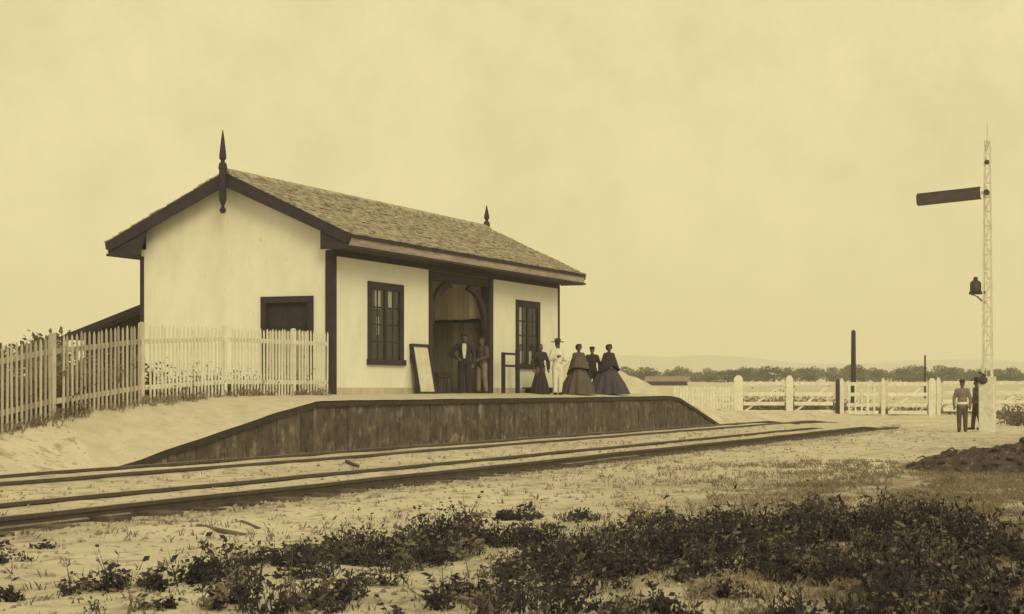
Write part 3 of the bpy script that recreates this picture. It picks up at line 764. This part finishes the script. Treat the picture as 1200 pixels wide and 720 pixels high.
for k in range(170):
    u, v = rnd.uniform(-.93, .9), rnd.uniform(-.85, .6)
    r = math.hypot(u, v)
    if r > .98: continue
    z = .50*(max(0, 1-r)**.5)*(1+.3*fbm(u*2+11, v*2)) + .40*.50*fbm(u*5+11, v*5, 3)*(1-smooth(r, .7, 1))
    if k % 3:
        ellipsoid(bm, (u*2.35, v, z), (rnd.uniform(.04, .11), rnd.uniform(.04, .1), rnd.uniform(.03, .06)), 5, 4, Matrix.Rotation(rnd.random()*6, 4, 'Z') @ Matrix.Rotation(rnd.random(), 4, 'X'))
    else:
        a = rnd.random()*6; d = Vector((math.cos(a), math.sin(a)*.5, rnd.uniform(-.15, .35)))*rnd.uniform(.2, .5)
        tube(bm, [Vector((u*2.35, v, z))-d*.5, Vector((u*2.35, v, z+.06)), Vector((u*2.35, v, z))+d*.5], [.016, .02, .01], 4)
clods = obj('clods', bm, 'earth', eh); clods['kind'] = 'stuff'

# distant low shed
c = at(200, 3.4); ds = thing('distant_shed', 'low dark shed with faded roof in the field beyond the platform', 'shed', c, rfz)
boxobj('wall', -2.5, 2.4, -1.6, 1.6, -.3, .42, 'dark_wood', ds)
bm = bmesh.new(); prism(bm, [(-1.8, .40), (0, .95), (1.8, .40), (1.8, .5), (0, 1.05), (-1.8, .5)], 'x', -2.8, 2.7); obj('roof', bm, 'roof_pink', ds)

# stray timbers
def timber(label, a, b, w, h):
    a = Vector((*a, ground_h(*a))); b = Vector((*b, ground_h(*b))); d = b-a
    bm = bmesh.new(); box(bm, 0, d.length, -w, w, -.02, h)
    o = obj('loose_timber', bm, 'sleeper', bevel=.008, loc=a, rot=(0, -math.asin(d.z/d.length), math.atan2(d.y, d.x))); tag(o, label, 'timber')
timber('old timber lying in the sand in front of the nearer rails', (15.5, 11.0), (14.6, 9.8), .03, .025)
timber('shorter timber lying beside the old timber in the sand', (16.2, 10.9), (15.5, 10.2), .025, .02)
timber('dark rod lying slantwise between the two tracks', (29.0, 17.0), (27.2, 15.7), .035, .05)
timber('dark block of timber beside the nearer rails at left', (18.5, 14.5), (19.1, 14.4), .05, .06)

# ------------------------------------------------------------ people
dg = bpy.context.evaluated_depsgraph_get
def remeshed(name, bm, m, parent, voxel=.012, smooth_it=2):
    bmesh.ops.recalc_face_normals(bm, faces=bm.faces)
    me = bpy.data.meshes.new(name+'_raw'); bm.to_mesh(me); bm.free()
    tmp = bpy.data.objects.new(name+'_raw', me); C.objects.link(tmp)
    md = tmp.modifiers.new('r', 'REMESH'); md.mode = 'VOXEL'; md.voxel_size = voxel
    s = tmp.modifiers.new('s', 'SMOOTH'); s.iterations = smooth_it; s.factor = .5
    bpy.context.view_layer.update()
    out = bpy.data.meshes.new_from_object(tmp.evaluated_get(dg())); out.name = name
    bpy.data.objects.remove(tmp); bpy.data.meshes.remove(me)
    return link_mesh(name, out, m, parent, True)
def hand(bm, wr, d, side, curl=.35):
    d = Vector(d).normalized(); up = Vector((0, 1, 0)) if abs(d.y) < .8 else Vector((0, 0, 1))
    lat = d.cross(up).normalized(); nrm = lat.cross(d).normalized()
    wr = Vector(wr); pc = wr + d*.05
    rotm = Matrix((lat, d, nrm)).transposed().to_4x4()
    ellipsoid(bm, pc, (.038, .052, .017), 10, 8, rotm)
    for k, (off, ln) in enumerate(((-.029, .062), (-.010, .074), (.010, .070), (.028, .055))):
        b0 = wr + d*.088 + lat*off; mid = b0 + d*ln*.55 - nrm*ln*.15*curl*2; tip = mid + d*ln*.4 - nrm*ln*.55*curl
        capsule(bm, b0 - d*.012, mid, .0098, .009, 7); capsule(bm, mid, tip, .009, .0078, 7)
    tb = wr + d*.03 - lat*side*.03; t1 = tb - lat*side*.026 + d*.03; t2 = t1 + d*.032 - nrm*.01
    capsule(bm, tb, t1, .013, .011, 7); capsule(bm, t1, t2, .011, .009, 7)
def person(label, t, p, z, face, H=1.72, kind='man', arms=None, coat='cl_black', legs='cl_black', skin='skin_dk', hat=None, hatm='cl_black',
           skirt_r=.6, skirt_m=None, shirt=None, stride=.06, cape=False, apron=None, group=None):
    th = thing('person', label, 'person', (t, p, z), math.atan2(face[1], face[0]) - math.pi/2, group)
    k = H/1.72; th.scale = (k, k, k)
    sh = 1.0 if kind == 'man' else .86
    arms = arms or [((-.27, -.02, 1.12), (-.26, .08, .90)), ((.27, -.02, 1.12), (.26, .08, .90))]
    feet = [(-.10, -stride), (.10, stride)]
    bm = bmesh.new()
    # head with nose, chin, ears; neck; trunk; limbs, one surface
    ellipsoid(bm, (0, .005, 1.615), (.073, .092, .108), 16, 12); ellipsoid(bm, (0, .045, 1.555), (.046, .048, .055), 12, 8)
    capsule(bm, (0, .088, 1.625), (0, .106, 1.592), .010, .015, 8)
    for s in (-1, 1):
        ellipsoid(bm, (s*.075, -.005, 1.605), (.012, .022, .032), 8, 6); ellipsoid(bm, (s*.03, .082, 1.645), (.02, .012, .008), 8, 6)
    ellipsoid(bm, (0, .09, 1.562), (.024, .012, .008), 8, 6)
    capsule(bm, (0, -.01, 1.40), (0, .0, 1.53), .060, .052, 10)
    ellipsoid(bm, (0, 0, 1.27), (.165*sh, .105, .2), 14, 10); ellipsoid(bm, (0, 0, 1.05), (.135*sh, .095, .17), 14, 10); ellipsoid(bm, (0, -.005, .92), (.155, .11, .13), 14, 10)
    for s, (e, w), (fx, fy) in zip((-1, 1), arms, feet):
        shp = (s*.175*sh, 0, 1.395)
        capsule(bm, (s*.06, 0, 1.42), shp, .055, .058); capsule(bm, shp, e, .052, .041); capsule(bm, e, w, .041, .028)
        hand(bm, w, Vector(w)-Vector(e), s)
        capsule(bm, (s*.085, 0, .90), (s*.098, fy*.4+.01, .49), .088, .058); capsule(bm, (s*.098, fy*.4+.01, .49), (fx, fy-.02, .09), .057, .040)
        capsule(bm, (fx, fy-.05, .045), (fx*1.15, fy+.13, .035), .042, .034)
    remeshed('body', bm, skin, th, .0095, 2)
    bm = bmesh.new()
    for s in (-1, 1): ellipsoid(bm, (s*.03, .090, 1.627), (.012, .006, .007), 8, 6)
    obj('eyes', bm, 'hair', th, True)
    # hair
    bm = bmesh.new(); ellipsoid(bm, (0, -.018, 1.645), (.083, .092, .098), 14, 10)
    if kind != 'man': ellipsoid(bm, (0, -.10, 1.60), (.055, .05, .06), 12, 8); ellipsoid(bm, (-.06, -.01, 1.60), (.03, .06, .06), 8, 6); ellipsoid(bm, (.06, -.01, 1.60), (.03, .06, .06), 8, 6)
    remeshed('hair', bm, 'hair', th, .012, 1)
    # coat or bodice
    bm = bmesh.new()
    ellipsoid(bm, (0, 0, 1.27), (.188*sh, .128, .205), 14, 10); ellipsoid(bm, (0, 0, 1.06), ((.165 if kind == 'man' else .125)*1.0, .122 if kind == 'man' else .11, .18), 14, 10)
    capsule(bm, (0, -.012, 1.37), (0, -.006, 1.475), .074, .064, 12)
    if kind == 'man': ellipsoid(bm, (0, -.005, .92), (.185, .14, .17), 14, 10)
    for s, (e, w) in zip((-1, 1), arms):
        e = Vector(e); w = Vector(w); shp = Vector((s*.18*sh, 0, 1.392))
        capsule(bm, (s*.06, 0, 1.40), shp, .075, .074); capsule(bm, shp, e, .072, .060)
        capsule(bm, e, w-(w-e)*.06, .060 if kind == 'man' else .075, .046 if kind == 'man' else .065)
    remeshed('coat' if kind == 'man' else 'bodice', bm, coat, th, .013, 2)
    if cape:
        b2 = bmesh.new(); prev = None; NA = 60; ph = rnd.random()*6
        for j in range(11):
            q = j/10; rg = []
            for i_ in range(NA):
                a = 2*math.pi*i_/NA; back = .5-.5*math.sin(a); side = abs(math.cos(a))
                hem = .98 - .30*back**2 - .10*side + .04*math.sin(3*a+ph)
                z_ = 1.455 + (hem-1.455)*q
                r_ = .075 + .13*min(1, q*3.2) + .15*q**1.3*(1+.25*back)
                r_ *= 1 + q*(.05*math.sin(11*a+ph) + .03*math.sin(17*a+2*ph))
                rg.append(b2.verts.new((r_*math.cos(a)*1.08, r_*math.sin(a)*.92-.01, z_)))
            if prev:
                for i_ in range(NA): b2.faces.new((prev[i_], prev[(i_+1) % NA], rg[(i_+1) % NA], rg[i_]))
            prev = rg
        obj('shawl', b2, coat, th, True)
    if shirt:
        bm = bmesh.new(); prism(bm, [(-.05, 1.45), (.05, 1.45), (.062, 1.3), (.03, 1.02), (-.03, 1.02), (-.062, 1.3)], 'y', .09, .142); obj('shirt_front', bm, shirt, th)
    if kind == 'man':
        bm = bmesh.new()
        ellipsoid(bm, (0, -.005, .90), (.172, .128, .14), 12, 10)
        for s, (fx, fy) in zip((-1, 1), feet):
            capsule(bm, (s*.088, 0, .88), (s*.10, fy*.4+.01, .49), .108, .084); capsule(bm, (s*.10, fy*.4+.01, .49), (fx, fy-.02, .11), .084, .068)
        remeshed('trousers', bm, legs, th, .013, 2)
        for (fx, fy) in feet:
            bm = bmesh.new(); capsule(bm, (fx, fy-.06, .05), (fx*1.15, fy+.14, .042), .05, .042); remeshed('shoe', bm, 'hair', th, .012, 1)
        if coat == legs or coat == 'cl_white': pass
    else:
        bm = bmesh.new(); ph = rnd.random()*6
        def fold(a, z): 
            w = smooth(z, 1.05, .3); return w*(.085*math.sin(a*13+ph+.5*math.sin(2*a)) + .06*math.sin(a*8+2*ph) + .018*math.sin(a*27))
        r = skirt_r
        prof = [(.11, 1.10), (.125, 1.06), (.17+r*.04, .98), (r*.45, .84), (r*.60, .64), (r*.76, .42), (r*.90, .2), (r, .04), (r*1.0, .015), (r*.97, .012)]
        lathe(bm, prof, 72, (0, -.06), fold); obj('skirt', bm, skirt_m or coat, th, True)
        bm = bmesh.new(); lathe(bm, [(.118, 1.04), (.132, 1.05), (.13, 1.10), (.118, 1.11)], 18); obj('waistband', bm, 'cl_black', th, True)
        for s in (-1, 1):
            bm = bmesh.new(); capsule(bm, (s*.09, -.04, .04), (s*.1, .1, .035), .04, .035, 8); obj('shoe', bm, 'hair', th, True)
    if hat:
        bm = bmesh.new()
        if hat == 'wide': lathe(bm, [(.20, 1.690), (.215, 1.70), (.205, 1.712), (.10, 1.716), (.098, 1.79), (.07, 1.815), (.02, 1.82)], 20)
        elif hat == 'top': lathe(bm, [(.135, 1.70), (.14, 1.706), (.135, 1.713), (.088, 1.715), (.092, 1.84), (.085, 1.85), (.02, 1.852)], 18)
        elif hat == 'cap': lathe(bm, [(.092, 1.665), (.10, 1.70), (.105, 1.735), (.06, 1.765), (.01, 1.77)], 16); 
        elif hat == 'bonnet': ellipsoid(bm, (0, -.04, 1.65), (.10, .11, .112), 16, 12); tube(bm, [(-.085, .05, 1.60), (-.05, .06, 1.74), (.05, .06, 1.74), (.085, .05, 1.60)], [.02, .028, .028, .02], 8)
        obj('hat' if hat != 'bonnet' else 'bonnet', bm, hatm, th, True)
    return th
TOCAM = (-.94, -.34)
person('man in dark coat with white shirt front, hand on hip, in the open bay', 44.55, 22.02, 1.39, (-.9, -.43), 1.80, shirt='cl_white', hat='cap',
       arms=[((-.28, -.02, 1.12), (-.25, .06, .88)), ((.40, -.05, 1.16), (.20, .07, 1.02))])
person('man in brown shirt and paler trousers against the bay post', 45.15, 21.72, 1.385, (-.96, .28), 1.72, coat='cl_brown', legs='cl_grey', skin='skin_dk',
       arms=[((-.25, .03, 1.13), (-.12, .2, 1.05)), ((.27, -.02, 1.12), (.24, .1, .9))])
person('slim figure in a plain dark dress beside the man in white', 47.95, 20.98, 1.335, (-.8, -.6), 1.62, 'woman', coat='cl_black', skirt_r=.33, skin='skin_dk')
person('man in a white suit and dark wide-brimmed hat on the platform', 48.35, 20.55, 1.325, (-.75, -.66), 1.74, coat='cl_white', legs='cl_white', hat='wide', skin='skin_dk',
       arms=[((-.27, .0, 1.12), (-.16, .18, 1.12)), ((.27, .0, 1.12), (.10, .2, 1.2))])
person('lady in a taupe crinoline dress and shawl left of the other ladies', 49.9, 20.45, 1.32, (-.7, -.7), 1.66, 'woman', coat='cl_taupe', skirt_m='cl_taupe', skirt_r=.61, cape=True, hat='bonnet',
       arms=[((-.24, .04, 1.12), (-.06, .2, 1.04)), ((.24, .04, 1.12), (.07, .2, 1.06))])
person('dark figure standing behind the two ladies in crinolines', 52.6, 21.05, 1.34, TOCAM, 1.62, coat='cl_black', legs='cl_black', hat='cap')
person('lady in a wide dark purple crinoline dress, rightmost on the platform', 52.6, 20.42, 1.32, (-.6, -.8), 1.72, 'woman', coat='cl_black', skirt_m='cl_purple', skirt_r=.71, cape=True, hat='bonnet',
       arms=[((-.24, .04, 1.12), (-.06, .2, 1.04)), ((.27, .0, 1.12), (.12, .18, .98))])
m1 = at(56.6, 11.25)
pm = person('man in dark jacket and pale belt standing by the white signal post', m1.x, m1.y, m1.z+.0, (-.94, -.1), 1.80, coat='cl_grey', legs='cl_brown', skin='skin_dk', hat='cap', stride=.03)
bm = bmesh.new(); lathe(bm, [(.19, .93), (.196, .94), (.192, 1.0), (.18, 1.01)], 20)
for v in bm.verts: v.co.y *= .76
obj('belt', bm, 'cl_white', pm, True)
m2 = at(60.2, 12.5)
person('man half hidden behind the belted man, nearer the fence', m2.x, m2.y, m2.z, (-.5, .85), 1.86, coat='cl_brown', legs='cl_black', skin='skin_dk', hat='wide', stride=.12,
       arms=[((-.30, .02, 1.16), (-.16, .12, 1.28)), ((.27, -.02, 1.12), (.26, .1, .92))])

# ------------------------------------------------------------ trees in the distance
def tree_meshes(seed, h, w):
    r = random.Random(seed); bm = bmesh.new()
    tube(bm, [(0, 0, -.4), (r.uniform(-.1, .1), 0, h*.3), (r.uniform(-.2, .2), .1, h*.75)], [.05*h, .038*h, .012*h], 7)
    for q in range(4):
        a = q*1.6+r.random(); tube(bm, [(0, 0, h*.3), (math.cos(a)*w*.22, math.sin(a)*w*.22, h*.52), (math.cos(a)*w*.36, math.sin(a)*w*.36, h*.66)], [.02*h, .014*h, .006*h], 5)
    bmesh.ops.recalc_face_normals(bm, faces=bm.faces); tm = bpy.data.meshes.new('trunk'); bm.to_mesh(tm); bm.free(); tm.materials.append(M['bark'])
    verts = []; faces = []
    lobes = [(r.uniform(-.34, .34)*w, r.uniform(-.34, .34)*w, h*r.uniform(.12, .84), r.uniform(.16, .27)*w) for _ in range(12)]
    for (lx, ly, lz, lr) in lobes:
        for q in range(95):
            d = Vector((r.gauss(0, 1), r.gauss(0, 1), r.gauss(0, 1))).normalized()*lr*r.uniform(.5, 1.1)
            c = Vector((lx, ly, lz))+Vector((d.x, d.y, d.z*.8)); s = r.uniform(.03, .065)*h
            u = Vector((r.gauss(0, 1), r.gauss(0, 1), r.gauss(0, 1))).normalized(); v = u.orthogonal().normalized()
            b0 = len(verts); verts += [c-u*s, c+v*s*.6, c+u*s, c-v*s*.6]; faces.append((b0, b0+1, b0+2, b0+3))
    cm = bpy.data.meshes.new('crown'); cm.from_pydata(verts, [], faces); cm.materials.append(M['leaf'])
    return tm, cm
TM = [tree_meshes(20+i, 5.0, 5.5) for i in range(5)]
def tree(label, D, X, h, w, group, v=None):
    c = at(D, X); th = thing('tree', label, 'tree', c, rnd.random()*6, group)
    tm, cm = TM[v if v is not None else rnd.randrange(5)]
    th.scale = (w/5.5, w/5.5, h/5.0)
    link_mesh('trunk', tm, None, th); link_mesh('crown', cm, None, th)
for k in range(46):
    u = -.006 + .27*k/45 + rnd.uniform(-.002, .002); D = rnd.uniform(300, 420)
    tall = 1+.25*fbm(k*.4, 2)
    tree('small dark tree in the distant tree line beyond the white fence', D, u*D, rnd.uniform(2.1, 3.9)*tall*D/360, rnd.uniform(4, 8.5)*D/360, 'trees of the distant tree line')
for k, (D, X, h) in enumerate(((75, -29.4, 3.1), (78, -28.6, 3.4), (80, -28.3, 4.2))):
    tree('dark tree top showing above the picket fence at far left', D, X, h*.86, 3.4, 'tree tops behind the picket fence')
# ragged scrub right of the signal
def leafmass(name, label, cat, spots, m, seed, kind='stuff'):
    r = random.Random(seed); verts = []; faces = []
    for (t, p, n, rad, h, ls) in spots:
        z0 = ground_h(t, p)
        for q in range(n):
            a = r.random()*6.28; e = r.uniform(.15, 1.2); L_ = h*(r.uniform(.4, 1.0) if r.random() < .85 else r.uniform(1.0, 1.5))
            bx, by = t+r.gauss(0, rad*.35), p+r.gauss(0, rad*.35)
            dx, dy, dz = math.cos(a)*math.cos(e), math.sin(a)*math.cos(e), math.sin(e)
            tip = Vector((bx+dx*L_*.7, by+dy*L_*.7, z0+dz*L_)); base = Vector((bx, by, z0-.02))
            for l in range(4):
                c = base.lerp(tip, r.uniform(.3, 1.0)) + Vector((r.gauss(0, .02), r.gauss(0, .02), r.gauss(0, .015)))
                s = ls*r.uniform(.6, 1.25); u = Vector((r.gauss(0, 1), r.gauss(0, 1), r.gauss(0, .8)+.4)).normalized(); v = u.orthogonal().normalized()
                b0 = len(verts); verts += [c-u*s*.4, c+v*s*.33+u*s*.2, c+u*s, c-v*s*.33+u*s*.2]; faces.append((b0, b0+1, b0+2, b0+3))
            sd = Vector((-dy, dx, 0)).normalized()*.008
            b0 = len(verts); verts += [base-sd, base+sd, tip]; faces.append((b0, b0+1, b0+2))
    me = bpy.data.meshes.new(name); me.from_pydata(verts, [], faces)
    o = link_mesh(name, me, m); tag(o, label, cat, kind=kind); return o
# weed patches on the ground: (x, y, half width, half depth, density, height)
WEEDS = [(10.1,8.26,.29,.41,.8,.2),(10.28,8.05,.07,.26,.9,.3),(12.24,10.49,.32,.93,.3,.12),(9.68,8.53,.09,.39,.8,.25),(10.54,7.65,.3,.97,.75,.26),(11.2,7.48,.41,1.29,.8,.28),
(12.41,7.5,.37,1.11,.85,.26),(9.89,6.32,.54,.63,.6,.25),(13.33,7.51,.36,1.25,.9,.28),(14.28,7.28,.5,1.56,1,.32),(15.17,6.96,.44,.94,.9,.26),(10.61,5.98,.25,.89,.5,.24),
(10.49,5.49,.31,.66,.6,.24),(12.66,5.64,.44,.91,.85,.26),(13.69,5.43,.47,1.64,.95,.3),(14.64,5.1,.49,2.33,1,.32),(17.6,7.19,.16,.49,.7,.15),(10.74,4.93,.31,.66,.5,.24),
(11.16,4.49,.32,.69,.55,.25),(12.67,4.87,.29,.88,.6,.26),(15.9,4.45,.75,1.9,1,.32),(17.0,3.79,.97,2.4,1,.34),(16.9,2.88,.78,2.3,1,.34),(13.45,4.06,.89,.8,.9,.28),
(13.48,3.02,.79,1.03,.95,.3),(11.67,3.66,.29,.41,.75,.22),(11.44,2.62,.37,.65,.55,.28),(12.52,2.27,.53,1.51,.8,.32),(12.7,1.77,.4,2.2,.25,.3),(16.1,2.33,.42,2.65,.25,.28),
(17.94,6.25,.4,.74,.6,.18),(18.12,5.06,.59,.72,.6,.2),(10.9,1.75,.55,.7,.8,.3),(11.6,1.9,.5,.8,.7,.3),(10.6,2.5,.5,.5,.7,.28),(9.75,7.4,.5,.5,.55,.24),(9.9,5.2,.9,.5,.5,.24),(10.2,4.2,.8,.5,.5,.24),(12.9,7.0,.5,.9,.6,.26),(17.6,8.1,.35,.4,.5,.16),(10.78,3.88,.24,.27,.5,.2),(11.34,5.49,.2,.43,.4,.22)]
dark = []; lit = []
for (t, p, ra, rb, den, h) in WEEDS:
    n = int(ra*rb*math.pi*38*den)+3
    for k in range(n):
        a = rnd.random()*6.28; q = math.sqrt(rnd.random())*1.05
        v = Vector((t, p)) + RGT*(math.cos(a)*q*ra) + FWD*(math.sin(a)*q*rb)
        g = fbm(v.x*.75+3, v.y*1.3, 2, 3) + .35*fbm(v.x*2.6, v.y*2.6, 8, 2)
        if g < (-.14 if den < .7 else -.24) + .14*q: continue
        s = (v.x, v.y, rnd.randint(7, 15), rnd.uniform(.08, .2), h*rnd.uniform(.55, 1.3)*(1.2-.4*q), rnd.uniform(.022, .062))
        (lit if rnd.random() < .2 else dark).append(s)  # a random share gets the paler colour that imitates light on leaves
leafmass('weeds', 'dark leafy weeds spread low over the foreground sand', 'weeds', dark, 'weed', 3)
leafmass('lit_weeds', 'paler dusty weeds scattered among the dark weeds', 'weeds', lit, 'weed2', 4)
sc = [(*at(rnd.uniform(60, 84), rnd.uniform(13.5, 19)).xy, 26, .7, rnd.uniform(.5, 1.3), .13) for k in range(34)]
leafmass('scrub', 'ragged dark scrub behind and right of the signal base', 'scrub', [s for s in sc if (Vector(s[:2]) @ RGT)/(Vector(s[:2]) @ FWD) > .222], 'weed2', 8)
sc = [(t_, rnd.uniform(21.7, 23.5), 24, .35, rnd.uniform(.8, 1.35), .11) for t_ in [16+13.2*k/230 for k in range(230)]] + [(rnd.uniform(28.5, 35.2), rnd.uniform(21.5, 21.9), 16, .2, rnd.uniform(.35, .85), .07) for k in range(130)]
leafmass('rough_scrub', 'brownish scrub growing behind the weathered picket fence', 'scrub', sc, 'scrub', 12)
sc = [(*at(rnd.uniform(93, 99), x_).xy, 24, .6, rnd.uniform(.5, 1.3) if x_ < 11.5 else rnd.uniform(.3, .8), .14) for x_ in [rnd.uniform(5.2, 11.2) for q in range(40)]+[rnd.uniform(11, 26) for q in range(50)]]
leafmass('fence_scrub', 'brown scrub seen between the rails of the white fences at right', 'scrub', sc, 'scrub', 13)
# a few upright plants that stand apart
def plant(label, t, p, h, n, seed):
    o = leafmass('weed_plant', None, None, [(t, p, n, .1, h, .05)], 'weed', seed, None); tag(o, label, 'plant')
plant('single upright weed at the left edge of the weed patch', 10.2, 8.02, .36, 26, 31)
plant('tall weed rising at the back of the middle weed patch', 15.4, 7.6, .42, 40, 32)
plant('spiky weed standing behind the dense dark weeds at right', 19.6, 4.86, .46, 40, 33)
plant('small lone weed on the sand behind the middle patch', 18.6, 8.29, .2, 14, 34)
plant('low tuft against the nearer rail at far left', 12.6, 11.3, .22, 30, 35)
# dry grass: short brown blades
def grass(name, label, n, region, m, seed, hmin, hmax, wd=.008):
    r = random.Random(seed); verts = []; faces = []; c = 0; tries = 0
    while c < n and tries < n*12:
        tries += 1
        t, p = region(r)
        if fbm(t*.5+seed, p*.9) < r.uniform(-.5, .5): continue
        c += 1; z = ground_h(t, p)-.01
        for b in range(5):
            a = r.random()*6.28; h = r.uniform(hmin, hmax); ln = r.uniform(.2, .9)*h
            x, y = t+r.gauss(0, .03), p+r.gauss(0, .03); dx, dy = math.cos(a), math.sin(a)
            b0 = len(verts)
            verts += [(x-dy*wd, y+dx*wd, z), (x+dy*wd, y-dx*wd, z), (x+dx*ln*.4, y+dy*ln*.4, z+h*.65), (x+dx*ln, y+dy*ln, z+h)]
            faces += [(b0, b0+1, b0+2), (b0+2, b0+1, b0+3)] if False else [(b0, b0+1, b0+3, b0+2)]
    me = bpy.data.meshes.new(name); me.from_pydata(verts, [], faces); o = link_mesh(name, me, m); tag(o, label, 'grass', kind='stuff')
def reg_right(r):
    D = r.uniform(10.8, 34); u = .27 - abs(r.gauss(0, .12))
    v = FWD*D + RGT*(u*D); return v.x, v.y
grass('dry_grass', 'short brown dry grass over the ground at right', 9000, reg_right, 'drygrass', 51, .03, .10)
def reg_fore(r):
    D = r.uniform(10.6, 19.5); u = r.uniform(-.42, .12); v = FWD*D + RGT*(u*D); return v.x, v.y
grass('sparse_grass', 'sparse dry grass tufts among the foreground weeds', 400, reg_fore, 'weed2', 52, .03, .09)
def reg_track(r):
    return r.uniform(12, 60), r.choice((r.gauss(12.3, .25), r.uniform(8.6, 12.2), r.uniform(14.4, 17.2)))
grass('trackside_grass', 'small dry tufts along the rails', 550, reg_track, 'weed2', 53, .03, .09)
def reg_foot(r): return r.uniform(26, 62), 19.36 + r.gauss(0, .07)
grass('platform_foot_grass', 'thin dry grass along the foot of the platform face', 420, reg_foot, 'drygrass', 55, .04, .16)
def reg_fence(r): return r.uniform(17, 35.3), 21.3 + r.gauss(0.02, .12)
grass('fence_grass', 'rough grass grown up along the foot of the picket fence', 900, reg_fence, 'drygrass', 54, .06, .24)
# small stones in the sand
def stones():
    r = random.Random(9); verts = []; faces = []
    for k in range(7000):
        D = 10.5 + 40*r.random()**1.6; u = r.uniform(-.42, .26); v = FWD*D + RGT*(u*D)
        if v.y > 17.2 or v.y < 1: continue
        if r.random() < .45: v = Vector((r.uniform(10, 60), r.gauss(12.0, .5)))
        z = ground_h(v.x, v.y); s = r.uniform(.012, .04)*(1+.02*D); b0 = len(verts)
        if 12.68 < v.y < 12.82 or 14.12 < v.y < 14.28: continue
        for (a, b, c) in ((1, 0, 0), (-.5, .8, 0), (-.5, -.8, 0), (.1, .1, .75)): verts.append((v.x+a*s*r.uniform(.7, 1.3), v.y+b*s*r.uniform(.7, 1.3), z-.005+c*s*r.uniform(.7, 1.2)))
        faces += [(b0, b0+1, b0+3), (b0+1, b0+2, b0+3), (b0+2, b0, b0+3)]
    me = bpy.data.meshes.new('gravel'); me.from_pydata(verts, [], faces); tag(link_mesh('gravel', me, 'stone'), 'loose stones scattered in the sand by the rails', 'gravel', kind='stuff')
stones()

# ------------------------------------------------------------ haze
bm = bmesh.new(); box(bm, -3900, 5600, -4900, 4900, -6, 175)
hz = bpy.data.materials.new('thin_haze'); hz.use_nodes = True
ht = hz.node_tree; ht.nodes.clear(); ho = ht.nodes.new('ShaderNodeOutputMaterial'); hv = ht.nodes.new('ShaderNodeVolumePrincipled')
hv.inputs['Color'].default_value = (1, 1, 1, 1); hv.inputs['Density'].default_value = .00065; hv.inputs['Anisotropy'].default_value = .0
ht.links.new(hv.outputs[0], ho.inputs['Volume'])
M['haze'] = hz
tag(obj('haze', bm, 'haze'), 'thin pale haze over the distant field', 'haze', kind='stuff')
